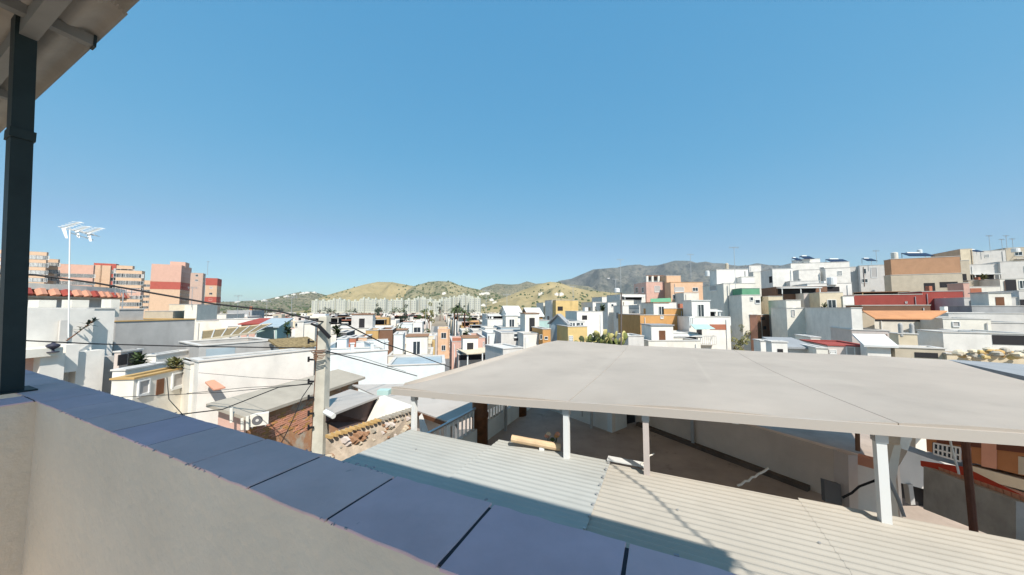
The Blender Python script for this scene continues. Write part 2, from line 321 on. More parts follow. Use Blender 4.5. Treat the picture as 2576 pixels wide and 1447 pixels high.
def clutter(root, C0, Rv, Lv, wr_, wl_, t, haswins, auto):
    rr = random.Random(int(abs(C0.x)*37+C0.y*11)); up = Vector((0,0,1)); n0 = -Lv
    O = Vector((C0.x, C0.y, 0)); gz = ground(C0.x, C0.y)
    if not (24 < t < 100) or wr_ < 1.5: return
    if rr.random() < .5:                       # downpipe
        s = rr.choice((.12, .9))*wr_; p = O+Rv*s+n0*.07; mb = MB(); mb.tube([p+up*(C0.z-.3), p+up*max(gz, C0.z-5)], .045, 6); mb.build('downpipe', rr.choice((FRM, METAL, C('brown'))), root)
    if not haswins and not auto and t > 27 and wr_ > 2.5 and rr.random() < .6:
        s = wr_*rr.uniform(.25, .7); h_ = rr.uniform(.5, 1.1)
        window(root, O, Rv, n0, s, s+rr.uniform(.5, 1.0), C0.z-1.0-h_, C0.z-1.0, rr.choice('wsg'))
    if t > 28 and wr_ > 2.6 and wl_ > 1.8 and rr.random() < .5:   # stair head on the roof
        w = min(wr_*.5, rr.uniform(1.6, 2.8)); dd = min(wl_*.8, 2.4); h = rr.uniform(1.5, 2.2); c = O+Rv*rr.uniform(w/2+.2, wr_-w/2-.2)+Lv*(.35+dd/2)
        px_, py_ = proj(c+up*(C0.z+h))
        if py_ > skyl(px_)+2 and not 2120 < px_ < 2450:
            mb = MB(); ang = math.atan2(Rv.y, Rv.x); mb.box(c+up*(C0.z-.5), w, dd, h+.5, ang); mb.build('stair_head', C(rr.choice(('white','white','white','warmwhite','warmwhite','lightgrey'))), root)
            mb = MB(); mb.box(c+up*(C0.z+h), w+.2, dd+.2, .1, ang); mb.build('stair_head_roof', C(rr.choice(('roofwhite','roofgrey','rooftile'))), root)
            s0_ = (c-O).dot(Rv); window(root, O+Lv*(.35-.0), Rv, n0, s0_-.35, s0_+.3, C0.z-.3, C0.z+h-.5, rr.choice('dwo'))
    if wr_ > 4 and rr.random() < .3 and C0.z-gz > 4.5:   # balcony
        a = O+Rv*wr_*rr.uniform(.1, .4); w = rr.uniform(1.8, 2.8); z = C0.z-3.2; q = [a, a+Rv*w, a+Rv*w+n0*.8, a+n0*.8]
        mb = MB(); mb.hexa([p+up*(z-.12) for p in q], [p+up*z for p in q]); mb.build('balcony_slab', C('lightgrey'), root)
        mb = MB(); mb.bar(q[3]+up*(z+.95), q[2]+up*(z+.95), .05); mb.bar(q[0]+up*(z+.95), q[3]+up*(z+.95), .05); mb.bar(q[1]+up*(z+.95), q[2]+up*(z+.95), .05)
        mb.build('balcony_rail', METAL, root)
        for k in range(9):
            p = q[3].lerp(q[2], k/8); mb = MB(); mb.bar(p+up*z, p+up*(z+.93), .03); mb.build('rail_bar', METAL, root)
    if wl_ > 2 and wr_ > 3 and rr.random() < .45 and C0.z-CZ < 6:   # chimney or vent
        p = O+Rv*wr_*rr.uniform(.2, .8)+Lv*wl_*rr.uniform(.3, .7); mb = MB(); w = rr.uniform(.3, .55); mb.box(p+up*(C0.z-.5), w, w, rr.uniform(.9, 1.5), rr.uniform(0, .4)); mb.build('chimney', C(rr.choice(('white','terracotta','cement'))), root)
def H(label, Z, xL, xC, xR, yT, t, phi, col, roof='roofgrey', wins=(), name='house', cat='house', colL=None, par=.45, wl=8, wr=8,
      base=None, roofk='flat', auto=True, cap=True, group=None):
    pc, yt = zp(Z, xC, yT); C0 = PT(pc, yt, t)
    if phi == G and pc > 1400: phi = max(-24, G-(pc-1400)*.05)      # the streets bend round the hill
    if Z in (5, 6) and pc > 1500: wl = min(wl, 5)
    ph = math.radians(phi)
    Rv = Vector((math.cos(ph), math.sin(ph), 0)); Lv = Vector((-math.sin(ph), math.cos(ph), 0))
    def ext(D, x, dflt, sgn):
        if x is None: return dflt
        X, _ = ray(zp(Z, x, 0)[0], yt); den = D.x-X*D.y
        s = (X*C0.y-C0.x)/den if abs(den) > 1e-4 else -1
        return s if .03 < s < 90 else dflt
    wr_ = ext(Rv, xR, wr, 1); wl_ = ext(Lv, xL, wl, -1)
    if base is None:
        pts = [C0, C0+Rv*wr_, C0+Lv*wl_, C0+Rv*wr_+Lv*wl_]
        base = min(min(ground(p.x, p.y) for p in pts)-.3, C0.z-2.6)
    root = empty(name, (C0.x, C0.y, base), label, cat, group)
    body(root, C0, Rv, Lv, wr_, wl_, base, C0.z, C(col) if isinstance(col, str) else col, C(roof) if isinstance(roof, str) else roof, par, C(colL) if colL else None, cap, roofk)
    cx = C0+Rv*wr_/2+Lv*wl_/2; FOOT.append((cx.x, cx.y, max(wr_, wl_)/2+2))
    O = Vector((C0.x, C0.y, 0))
    faces = {'R': (O, Rv, -Lv, wr_), 'L': (O, Lv, -Rv, wl_)}
    for w in wins:
        o_, dv, nv, ww = faces[w[0]]
        win(root, o_, dv, nv, 0, (zp(Z, w[1], w[2]), zp(Z, w[3], w[4])), w[5] if len(w) > 5 else 'w', None)
    if auto and not wins and t > 25:
        rr = random.Random(int(pc*7+yt))
        for k in ('R', 'L'):
            o_, dv, nv, ww = faces[k]
            if ww < 2.2: continue
            z = C0.z-.9-1.3
            for fl in range(3):
                if z < ground(C0.x, C0.y)+.6: break
                m = max(1, int(ww/3.2))
                for i in range(m):
                    if rr.random() < .3: continue
                    s = (i+.5)*ww/m; hw = rr.uniform(.4, .75)
                    window(root, o_, dv, nv, s-hw, s+hw, z, z+rr.uniform(1, 1.3), rr.choice('wwwsg'))
                z -= 2.9
    clutter(root, C0, Rv, Lv, wr_, wl_, t, bool(wins), auto)
    return root, C0, Rv, Lv, wr_, wl_
for k in ():
    pass
# --- far left: apartment blocks on the skyline
def bands(info, zs, m):
    root, C0, Rv, Lv, wr_, wl_ = info
    for (za, zb) in zs:
        mb = MB(); e = .06
        P = [C0-Rv*e-Lv*e, C0+Rv*(wr_+e)-Lv*e, C0+Rv*(wr_+e)+Lv*(wl_+e), C0-Rv*e+Lv*(wl_+e)]
        mb.hexa([Vector((p.x,p.y,C0.z-zb)) for p in P], [Vector((p.x,p.y,C0.z-za)) for p in P]); b = mb.build('painted_band', m, root); fixn(b)
def grid_windows(info, rows, cols, faces='RL', w=1.3, h=1.3, z_off=2.2, step=3.0, kind='w'):
    root, C0, Rv, Lv, wr_, wl_ = info; O = Vector((C0.x, C0.y, 0))
    for k in faces:
        dv, nv, ww = (Rv, -Lv, wr_) if k == 'R' else (Lv, -Rv, wl_)
        n = cols if k == 'R' else max(1, int(cols*wl_/max(wr_,1)))
        for r in range(rows):
            for c in range(n):
                s = (c+.5)*ww/n; z = C0.z-z_off-r*step
                window(root, O, dv, nv, s-w/2, s+w/2, z-h, z, 's' if (r*3+c*5) % 7 == 0 else kind)
tw = mat('tower_cream', (.6,.42,.29), var=.08, dirt=.1); twp = mat('tower_pink', (.58,.36,.28), var=.08, dirt=.1); twr = mat('tower_red', (.42,.1,.075), var=.1)
i1 = H('tall apartment tower with yellow lower storeys, pink crown and a red band', 1, 1463, 1752, 1850, 245, 200, 120, tw, 'roofgrey', name='apartment_tower', cat='apartment tower', par=1, auto=False)
bands(i1, [(10.5, 15)], twr); bands(i1, [(-.1, 10.4)], twp)
root, C0, Rv, Lv, wr_, wl_ = i1
mb = MB(); mb.box(C0+Rv*wr_*.5+Lv*wl_*.25+Vector((0,0,-1)), 7, 7, 3.6, math.radians(120)); mb.build('penthouse', twp, root)
grid_windows(i1, 11, 5, 'R', 1.5, 1.3)
H('grey shaded stair tower joined to the right side of the yellow and pink tower', 1, 1840, 1960, 1985, 322, 206, 120, mat('tower_shade', (.5,.36,.29), var=.1), name='apartment_tower', cat='apartment tower', par=1)  # darker copy of the tower paint, shaded side put into the colour
i2 = H('slim distant apartment tower with two red bands, right of the yellow and pink tower', 1, 1985, 2098, 2140, 372, 230, 120, tw, name='apartment_tower', cat='apartment tower', par=1, auto=False)
bands(i2, [(-.1, 5), (13, 17)], twr); grid_windows(i2, 6, 3, 'L', 1.6, 1.3, 6, 4.2); grid_windows(i2, 6, 2, 'R', 1.6, 1.3, 6, 4.2)
i3 = H('cream apartment slab half hidden behind the dark post', 1, -150, 452, 470, 120, 130, 120, tw, name='apartment_block', cat='apartment block', par=1, auto=False); grid_windows(i3, 6, 3, 'L', 1.8, 1.4, 1.5, 3)
i3 = H('cream stepped apartment block with shaded balconies just right of the dark post', 1, 380, 562, 580, 188, 135, 120, tw, name='apartment_block', cat='apartment block', par=1, auto=False); grid_windows(i3, 4, 3, 'L', 1.8, 1.4, 1.5, 3)
i3 = H('long low pink and cream block behind the antenna mast', 1, 560, 905, 920, 245, 140, 120, twp, name='apartment_block', cat='apartment block', par=1, auto=False); grid_windows(i3, 3, 4, 'L', 1.6, 1.3, 4, 3.2)
i4 = H('apartment block with a dark red crown and cream pilasters', 1, 905, 1120, 1150, 232, 150, 120, twr, name='apartment_block', cat='apartment block', par=1, auto=False)
root, C0, Rv, Lv, wr_, wl_ = i4
for f in (.42, .8):
    mb = MB(); mb.box(C0+Lv*wl_*f-Rv*.4+Vector((0,0,-30)), 1, 3.2, 29, math.radians(120)); mb.build('pilaster', tw, root)
grid_windows(i4, 5, 3, 'L', 1.8, 1.5, 3, 3.4)
i5 = H('apartment block with balconies under a dark blue roof edge, right of the red crown', 1, 1125, 1280, 1300, 252, 145, 120, tw, 'darkgrey', name='apartment_block', cat='apartment block', par=1, auto=False); grid_windows(i5, 6, 3, 'L', 2, 1.5, 1.5, 3, 'o'); 
i6 = H('lower apartment block with a pink band above arched balconies', 1, 1120, 1370, 1400, 300, 143, 120, tw, name='apartment_block', cat='apartment block', par=1, auto=False); bands(i6, [(8, 11)], twp); grid_windows(i6, 6, 4, 'L', 2, 1.5, 1.5, 3.1)
i7 = H('narrow distant cream block squeezed left of the yellow tower', 1, 1385, 1450, 1460, 392, 240, 120, tw, name='apartment_block', cat='apartment block', par=1, auto=False); grid_windows(i7, 5, 2, 'L', 2.4, 1.5, 3, 4)

# --- round building with red tiled band
rad = 16
root = empty('round_building', (-59.3, 28.9, 0), 'round grey building with a red tiled band under a white rim, behind the white house', 'building')
def drum(name, r0, r1, z0, z1, m, n=64):
    mb = MB(); c = root.location
    b = [Vector((c.x+r0*math.cos(2*math.pi*i/n), c.y+r0*math.sin(2*math.pi*i/n), z0)) for i in range(n)]
    t = [Vector((c.x+r1*math.cos(2*math.pi*i/n), c.y+r1*math.sin(2*math.pi*i/n), z1)) for i in range(n)]
    mb.hexa(b, t); o = mb.build(name, m, root); fixn(o)
drum('wall', rad-.3, rad-.3, 0, 12.95, C('cement')); drum('rim', rad+.1, rad+.1, 13.72, 14.25, C('warmwhite')); drum('tiled_band', rad+.1, rad-.1, 13.1, 13.7, C('terracotta')); drum('ledge', rad+.25, rad+.25, 12.95, 13.1, C('beige'))
n = 110
for i in range(n):
    if not (i < 30 or i > 70): continue
    a = 2*math.pi*i/n; mb = MB(); c = root.location
    p = lambda r, z: Vector((c.x+r*math.cos(a), c.y+r*math.sin(a), z))
    mb.tube([p(rad+.3, 13.14), p(rad+.02, 13.68)], .36, 6); mb.build('tile', C('salmon') if i % 3 else C('red'), root)

# --- big white house on the left and its grey side
G1 = 80
cw = H('tall white rendered house filling the left edge behind the post', 0, None, -100, 290, 778, 13.5, G1, 'white', 'roofwhite', par=.3, wl=11, auto=False)
root, C0, Rv, Lv, wr_, wl_ = cw
O = Vector((C0.x, C0.y, 0))
cc = H('long raw grey cement wall house continuing from the white house', 0, None, 291, 490, 810, 20.15, G1, 'cement', 'roofbeige', par=.25, wl=9, cap=C('ochre'), auto=False)
H('grey cement stair head standing against the white house', 0, None, 292, 362, 779, 20.3, G1, 'cement', 'roofgrey', par=.25, wl=4, auto=False)
nR = -Lv
def onface(px, py, out=0.0):                 # point on the white house's big wall, moved out by 'out'
    X, Z = ray(px, py); Oo = O+nR*out; s = (X*Oo.y-Oo.x)/(Rv.x-X*Rv.y); t = Oo.y+Rv.y*s
    return Vector((X*t, t, CZ+Z*t))
def fbox(name, x0, y0, x1, y1, out, m, parent, th=None):
    a = onface(x0, y0, out); b = onface(x1, y1, out); a2 = onface(x0, y1, out)
    z0, z1 = min(a.z, b.z), max(a.z, b.z); k = nR*(th or out)
    mb = MB(); pts = [Vector((a.x,a.y,0)), Vector((b.x,b.y,0)), Vector((b.x,b.y,0))-k, Vector((a.x,a.y,0))-k]
    mb.hexa([p+Vector((0,0,z0)) for p in pts], [p+Vector((0,0,z1)) for p in pts]); o = mb.build(name, m, parent); fixn(o); return o
ZL = lambda x, y: zp(21, x, y)
fbox('projecting_bay', *ZL(400, 215), *ZL(1330, 1600), .55, C('white'), root)
fbox('downpipe', *ZL(925, 390), *ZL(950, 1500), .7, C('lightgrey'), root, .1)
fbox('lower_block', *ZL(620, 920), *ZL(945, 1500), 1.5, C('white'), root)
fbox('ledge', *ZL(-200, 885), *ZL(955, 915), 1.7, C('warmwhite'), root)
fbox('lower_wall', *ZL(-200, 1010), *ZL(625, 1500), 1.1, C('pink'), root)
fbox('buttress', *ZL(1180, 870), *ZL(1530, 1700), 1.0, C('white'), root)
fbox('buttress', *ZL(1010, 760), *ZL(1175, 1160), 1.25, C('white'), root)
fbox('side_wall', *ZL(1545, 945), *ZL(1680, 1700), .6, C('lightgrey'), root)
for x0, x1, y in ((500, 780, 80), (1010, 1280, 78), (1610, 1750, 70)):
    p = onface(*ZL((x0+x1)/2, 200), -.6); w = (onface(*ZL(x1, 200))-onface(*ZL(x0, 200))).length
    mb = MB(); zt = PT(*ZL((x0+x1)/2, y), p.y).z
    mb.box((p.x, p.y, p.z-.5), w, .7, zt-p.z+.5, math.radians(G1)); mb.build('chimney', C('warmwhite'), root)
# urn, plant and mast on that house
u0 = onface(*ZL(800, 876), 1.68)
mb = MB(); sc = .95
prof = [(0,.2),(.04,.2),(.05,.06),(.13,.05),(.18,.1),(.26,.2),(.34,.22),(.4,.16),(.43,.08),(.5,.02)]
mb.tube([(u0.x, u0.y, u0.z+z*sc) for z, r in prof], [r*sc for z, r in prof], 12)
single(mb, 'urn', mat('dark_bronze', (.04,.04,.06), kind='flat', rough=.5), 'dark ornamental urn on the ledge of the white house', 'urn', (u0.x, u0.y, u0.z), smooth_=True)
def plant(base, h, n, m, label, seed, spread=.5, name='potted_plant', cat='plant', lean=Vector((0,0,0))):
    rr = random.Random(seed); root = empty(name, base, label, cat); st = MB(); top = Vector(base)+Vector((0,0,h))+lean
    st.tube([base, Vector(base)*.5+top*.5+Vector((.02,.0,0)), top], [.03,.025,.015], 5); st.build('stem', WOOD, root)
    lf = MB()
    for i in range(n):
        f = rr.uniform(.35, 1); c = Vector(base).lerp(top, f); a = rr.uniform(0, 6.28); el = rr.uniform(-.3, .8); L = spread*rr.uniform(.5, 1)
        dd = Vector((math.cos(a)*math.cos(el), math.sin(a)*math.cos(el), math.sin(el))); sd = dd.cross(Vector((0,0,1))).normalized()*L*.16
        lf.quad([c, c+dd*L*.5+sd, c+dd*L, c+dd*L*.5-sd])
    lf.build('leaves', m, root)
LEAF = mat('leaf_dark', (.03,.05,.03), var=.4, scale=3); LEAF2 = mat('leaf_mid', (.07,.1,.035), var=.4, scale=3); LEAF3 = mat('leaf_yellow', (.2,.19,.07), var=.4, scale=3)
p0 = onface(*ZL(1010, 700), .9)
plant(p0, 1.0, 26, LEAF, 'dark spiky plant leaning out from the white house wall', 3, .45, lean=Rv*.9)
mp = PT(172, 850, 13.2); ant = empty('television_antenna', mp, 'white television antenna on a tall thin mast above the left houses', 'antenna')
tp = PT(176, 578, 13.2); mb = MB(); mb.tube([mp, tp], .022, 8); mb.build('mast', FRM, ant)
mb = MB(); A = PT(152, 573, 13.2); B = PT(236, 590, 14.2); mb.bar(A, B, .035); mb.bar(tp-Vector((0,0,.12)), B-Vector((0,0,.25)), .03); mb.build('boom', FRM, ant)
pv = Vector((0,0,1)); rt = Vector((.25,-.9,0))
for f, s_ in ((.02,.75), (.4,.55), (.75,.65)):
    c = A.lerp(B, f); mb = MB()
    e1 = Vector((.5,.3,.42)); e2 = Vector((.42,-.1,-.6))
    mb.quad([c, c+e1*s_, c+e1*s_+Vector((.1,.06,.0)), c+Vector((.12,.05,0))]); mb.quad([c, c+e2*s_, c+e2*s_+Vector((.1,.0,.0)), c+Vector((.12,.05,0))])
    for k in range(5):
        q = c+e1*s_*(k/5+.1); mb.bar(q-Vector((.06,.1,0)), q+Vector((.16,.12,0)), .02)
    mb.build('reflector', FRM, ant)
for f in (.5,.62,.74,.86,.97):
    c = A.lerp(B, f); mb = MB(); mb.bar(c+Vector((-.2,-.12,.1)), c+Vector((.2,.12,-.1)), .02); mb.build('element', METAL, ant)

for k_, (Z_, x_, y_, t_, h_, n_, m_, lb_) in enumerate(((1,1350,1190,16.8,.9,60,'d','dark leafy plants by the open shelter below the cement wall'),(1,1700,1215,15.2,.7,50,'o','dry greyish plants on the yellow-edged roof'),(1,1640,1200,15.4,.5,40,'d','low pot plants on the yellow-edged roof'),
        (2,1085,600,30,1.0,60,'d','bushy roof plants left of the pole top'),(2,1560,600,31,1.3,60,'d','dark shrub beside the grey shed right of the pole'),(5,1440,800,40,1.2,40,'d','small shrub behind the big grey wall'),(5,700,700,46,1.0,50,'d','dark plants beside the green-clad terrace'),
        (4,1000,640,58,1.6,60,'d','creeper below the double-bay white block'),(4,950,720,42,1.3,60,'o','shrub on the roof behind the prickly pear'),(6,900,420,60,1.0,40,'d','plants on the ledge of the terracotta house'),(6,1560,440,57,1.3,60,'o','dry plants on the wide balcony'),(3,1185,850,50,1.4,60,'d','dark pot plants behind the pink house'))):
    c_ = PT(*zp(Z_, x_, y_), t_); PLANTS = globals().setdefault('PLANTS', []); PLANTS.append((c_, h_, n_, m_, lb_, k_))
for c_, h_, n_, m_, lb_, k_ in PLANTS: plant(c_-Vector((0,0,h_*.6)), h_, n_*2, LEAF2 if m_ == 'd' else LEAF3, lb_, 50+k_, h_*.6)
# --- left middle distance
H('white house with a yellow-edged flat roof and three dark openings below the cement wall', 1, 1080, 1292, 1835, 1345, 13.2, 98, 'warmwhite', 'roofbeige', par=.12, cap=C('ochre'),
  wins=(('R',1512,1350,1572,1480,'d'), ('R',1665,1300,1762,1392,'s'), ('R',1335,1370,1420,1470,'s')), base=4)
H('white terrace wall with greyish plants behind the yellow-edged roof', 1, 1085, 1210, 1600, 1262, 14.6, 98, 'white', 'roofbeige', par=.5, auto=False)
H('white box room with a pole on its corner beside the cement wall', 1, 1370, 1505, 1835, 1120, 18, 98, 'white', 'roofwhite', par=.2, auto=False)
H('small open shelter with a yellow awning below the cement wall', 1, 1105, 1165, 1370, 1085, 17.2, 98, 'pinkgrey', 'ochre', par=.05, wins=(('R',1240,1090,1360,1190,'o'), ('R',1140,1110,1220,1200,'o')), auto=False)
# long white house before the pole
H('long white house with a stepped roof wall left of the utility pole', 2, 150, 232, 1335, 886, 14.5, 57, 'white', 'roofwhite', par=.35, wl=3, auto=False, base=3)
H('grey low building with a blue-grey panel behind the long white wall', 2, None, 232, 952, 735, 19, 57, 'cement', 'roofbeige', par=.2, wl=4, wins=(('R',300,765,572,880,'p'),), auto=False)
H('white upper room under an old reed and tile roof left of the pole', 2, 952, 1040, 1345, 765, 21, 57, 'white', mat('reed_roof', (.27,.2,.1), var=.6, scale=6), wins=(('R',1075,785,1172,893,'w'), ('R',1178,782,1200,888,'b')), wl=3, roofk=('m', .45))
e2h = H('large pale white house right behind the utility pole', 2, None, 1400, 2050, 822, 20, 35, 'bluewhite', 'roofwhite', par=.5, wl=7, auto=False)
H('white upper parapet with two little finials right of the pole', 2, None, 1420, 2035, 770, 22, 20, 'bluewhite', 'bluegrey', par=.5, wl=6, auto=False)
ss_ = [PT(*zp(2,290,1080),14.5), PT(*zp(2,375,1155),14.1), PT(*zp(2,488,1130),14.5), PT(*zp(2,372,1055),15.0)]
SUNSHADE = ss_
H('narrow white wing with a small ledge left of the long white wall', 2, None, 150, 225, 905, 14.8, 57, 'warmwhite', 'roofbeige', par=.1, wl=2, auto=False, base=3)
# brick house with sloping grey roof
brickm = bpy.data.materials.new('old_brick_wall'); brickm.use_nodes = True
n_ = brickm.node_tree.nodes; l_ = brickm.node_tree.links; b_ = n_['Principled BSDF']; b_.inputs['Roughness'].default_value = .95
g_ = n_.new('ShaderNodeNewGeometry'); a1 = n_.new('ShaderNodeTexNoise'); a1.inputs['Scale'].default_value = 1.1; a1.inputs['Detail'].default_value = 9; a1.inputs['Roughness'].default_value = .7
l_.new(g_.outputs['Position'], a1.inputs[0]); cr = n_.new('ShaderNodeValToRGB'); l_.new(a1.outputs[0], cr.inputs[0])
e = cr.color_ramp.elements; e[0].position = .36; e[0].color = (.46,.4,.32,1); e[1].position = .5; e[1].color = (.42,.2,.1,1); x_ = e.new(.66); x_.color = (.5,.31,.17,1)
l_.new(cr.outputs[0], b_.inputs['Base Color'])
bi = H('old brick house with patchy render and a sloping grey sheet roof left of the pole', 12, None, 690, 1760, 655, 12.2, 80, brickm, 'roofbeige', wl=1.25, par=0, roofk=('m', .38), auto=False, base=3, colL='pink')
root, C0, Rv, Lv, wr_, wl_ = bi
O = Vector((C0.x, C0.y, 0)); rr = random.Random(4)
for r in range(26):                          # exposed bricks standing slightly proud where the render has gone
    for c in range(60):
        s = .15+c*.26+(r % 2)*.13; z = C0.z-.35-r*.085
        if s > wr_-.3 or noise.noise(Vector((s*.55, z*.9, 3))) < .12 or rr.random() < .12: continue
        if c*26+r > 1500: continue
        n0 = -Lv; mb = MB(); e0 = rr.uniform(.012, .03)
        q = [O+Rv*s-n0*.01, O+Rv*(s+.235)-n0*.01, O+Rv*(s+.235)+n0*e0, O+Rv*s+n0*e0]
        if 'BR' not in globals(): BR = []
        BR.append((q, z))
mb = MB()
for i, (q, z) in enumerate(BR):
    m_ = MB() if i < 250 else mb
    m_.hexa([p+Vector((0,0,z)) for p in q], [p+Vector((0,0,z+.065)) for p in q])
    if i < 250: m_.build('brick', C('salmon') if i % 4 else C('orange'), root)
if mb.v: tag(mb.build('bricks', C('salmon'), root), kind='stuff')
# air conditioner on it
def aircon(center, d, nrm, w, h, label):
    root = empty('air_conditioner', center, label, 'air conditioner'); c = Vector(center)
    mb = MB(); mb.hexa([c-d*w/2, c+d*w/2, c+d*w/2+nrm*.22, c-d*w/2+nrm*.22], [c-d*w/2+Vector((0,0,h)), c+d*w/2+Vector((0,0,h)), c+d*w/2+nrm*.22+Vector((0,0,h)), c-d*w/2+nrm*.22+Vector((0,0,h))])
    o = mb.build('casing', C('warmwhite'), root); fixn(o)
    f = c+nrm*.221+Vector((0,0,h/2))-d*w*.1; mb = MB(); mb.tube([f-nrm*.03, f+nrm*.02], h*.38, 16); mb.build('fan_grille', C('darkgrey'), root)
    mb = MB(); mb.tube([f, f+nrm*.035], h*.12, 10); mb.build('fan_hub', C('lightgrey'), root)
    for s in (-.35, .35):
        mb = MB(); mb.bar(c+d*w*s-Vector((0,0,.03)), c+d*w*s+nrm*.225-Vector((0,0,.03)), .04); mb.build('bracket', METAL, root)
ac = PT(*zp(12, 815, 715), 12.4); nA = Vector((.55, -.83, 0)); dA = Vector((.83, .55, 0))
aircon(ac, dA, nA, .55, .42, 'white air conditioner unit on the brick house under the sloping roof')
# pink gable end pipes
for (xx, y0, y1) in ((545, 560, 700), (650, 660, 770), (700, 640, 770)):
    mb = MB(); a = PT(*zp(12, xx, y0), 11.9); b = PT(*zp(12, xx, y1), 11.9); mb.tube([a, b], .05, 8)
    single(mb, 'drainpipe', C('warmwhite'), 'vertical drainpipe on the pink gable end, '+{545:'farthest left',650:'middle of three',700:'nearest the air conditioner'}[xx], 'pipe', a)
# reed-roofed pergola and clutter roofs
def sheet(name, pts, th, m, label=None, cat=None, parent=None, up=Vector((0,0,1)), group=None):
    P = [Vector(p) for p in pts]; mb = MB(); mb.hexa([p-up*th for p in P], P)
    if parent: o = mb.build(name, m, parent)
    else: o = single(mb, name, m, label, cat, P[0], group)
    fixn(o); return o
sheet('sunshade', SUNSHADE, .06, C('salmon'), 'small sloping salmon sunshade on the long white house wall', 'sunshade')
def q4(Z, pts): return [PT(*zp(Z, x, y), t) for x, y, t in pts]

pr = empty('pergola', PT(*zp(2, 250, 680), 24), 'long dark reed pergola with a pale yellow edge on a flat roof', 'pergola')
sheet('reed_panel', q4(2, [(250,672,24),(770,600,28),(935,520,36),(262,592,33)]), .06, MATS['reed_roof'], parent=pr)
for a, b in (((262,590,33),(935,520,36)), ((250,676,24),(780,604,28))):
    mb = MB(); mb.bar(PT(*zp(2,a[0],a[1]),a[2]), PT(*zp(2,b[0],b[1]),b[2]), .14); mb.build('edge_beam', C('cream'), pr)
for i in range(7):
    f = i/6; a = PT(*zp(2,250,676),24).lerp(PT(*zp(2,780,604),28), f); mb = MB(); mb.bar(a, a-Vector((0,0,1.2)), .09); mb.build('post', FRM, pr)
    b = PT(*zp(2,262,590),33).lerp(PT(*zp(2,935,520),36), f); mb = MB(); mb.bar(a+Vector((0,0,.03)), b+Vector((0,0,.03)), .08); mb.build('rafter', C('lightgrey'), pr)
H('flat-roofed cement house carrying the reed pergola', 2, 205, 240, 820, 700, 23.5, 57, 'cement', 'roofbeige', par=.1, wl=5, auto=False)
H('white rooftop boxes with red canopy roof behind the pergola', 2, None, 640, 955, 528, 38, 20, 'pink', 'red', par=.02, wl=6, roofk=('m', .45), auto=False)
H('small white house with two windows left of the pole top', 2, None, 985, 1085, 474, 45, 100, 'white', 'roofwhite', wl=7)
H('white house with a blue window left of the pole', 2, None, 1160, 1242, 505, 42, 20, 'white', 'roofbeige', wins=(('R',1163,515,1180,545,'w'),), wl=6)
H('white cube of a house touching the left edge of the pole top', 2, None, 1248, 1352, 522, 38, 20, 'warmwhite', 'terracotta', wl=6, auto=False)
H('blue-grey box house below the slim red-banded tower', 2, 430, 505, 742, 392, 75, 20, 'grey', 'roofgrey', wl=8, auto=False)
H('cream house with a shaded right side under the slim tower', 2, None, 300, 385, 335, 62, 100, 'cream', 'roofwhite', wl=6)
H('white cube house below the yellow and pink tower', 2, None, 95, 215, 335, 48, 20, 'warmwhite', 'roofwhite', wl=6, auto=False)
H('cream house with an awning left of the white cube house', 1, None, 1395, 1670, 690, 46, 20, 'beige', 'roofbeige', wl=6)
H('long white house row with dark strips behind the pergola', 2, None, 205, 495, 432, 60, 20, 'warmwhite', 'roofgrey', wl=8)
H('low white house with terracotta trims in front of the long row', 2, None, 205, 450, 492, 44, 20, 'warmwhite', 'pink', wl=6)
H('white flat roofs with lavender walls behind the red canopy', 2, None, 500, 700, 455, 68, 20, 'pinkgrey', 'roofwhite', wl=8)
H('glazed lean-to greenhouse left of the white cottage', 2, None, 790, 985, 560, 36, 20, 'teal', 'bluegrey', wl=5, roofk=('m', .8))
# right of the pole
H('long white roof with a pale green edge beyond the pole', 2, None, 1450, 2065, 570, 40, 15, 'warmwhite', 'roofwhite', wl=6, par=.1)
H('ochre house under a brown canopy right of the pole', 2, None, 1840, 1962, 585, 36, 15, 'ochre', 'roofbeige', wl=4)
H('house with a dark brown awning right of the ochre house', 2, None, 1962, 2100, 580, 37, 15, 'brown', 'roofbeige', wl=5, auto=False)
H('muted red box room beyond the white parapet', 2, None, 1660, 1745, 660, 27, 15, 'terracotta', 'pink', wl=3, auto=False)
H('small beige and orange room beside the muted red box', 2, None, 1750, 1850, 655, 28, 15, 'peach', 'roofbeige', wl=3, auto=False)
H('pale blue stair head behind the pole', 2, None, 1565, 1655, 668, 26, 15, 'bluewhite', 'roofwhite', wl=2.5, auto=False)
H('dark shed with a grey roof just right of the pole', 2, None, 1560, 1655, 610, 32, 15, 'darkgrey', 'roofgrey', wl=4, auto=False)
H('white low house at the right end of the pale green roof', 2, None, 2110, 2200, 625, 34, 15, 'bluewhite', 'roofwhite', wl=4)
# centre valley, near rows
G = 12.7
H('low building with a pale blue-grey flat roof in front of the street', 3, None, 155, 900, 1240, 24, G, 'bluewhite', 'bluegrey', par=.05, wl=4.5, auto=False)
H('cream house with a pale slab roof and a dark recess left of the street', 3, None, 170, 735, 1110, 32, G, 'warmwhite', 'roofbeige', par=.1, wl=6, wins=(('R',340,1150,600,1190,'v'),))
H('house with a long pale yellow roof and a deep shaded eave left of the street', 3, None, 200, 725, 965, 42, G, 'beige', 'cream', par=.1, wl=7, wins=(('R',380,1050,700,1080,'o'),), cap=C('cream'))
H('small pale blue cube room with a door in the left rows', 3, None, 240, 372, 842, 44, G, 'bluewhite', 'roofwhite', par=.15, wl=3, wins=(('R',330,885,352,935,'d'),))
H('pink-brown low roof right of the pale blue cube room', 3, None, 375, 580, 860, 50, G, 'pink', 'roofbeige', par=.1, wl=6)
H('house with a yellow awning at the corner of the street', 3, None, 550, 770, 900, 50, G, 'yellow', 'cream', par=.05, wl=6)
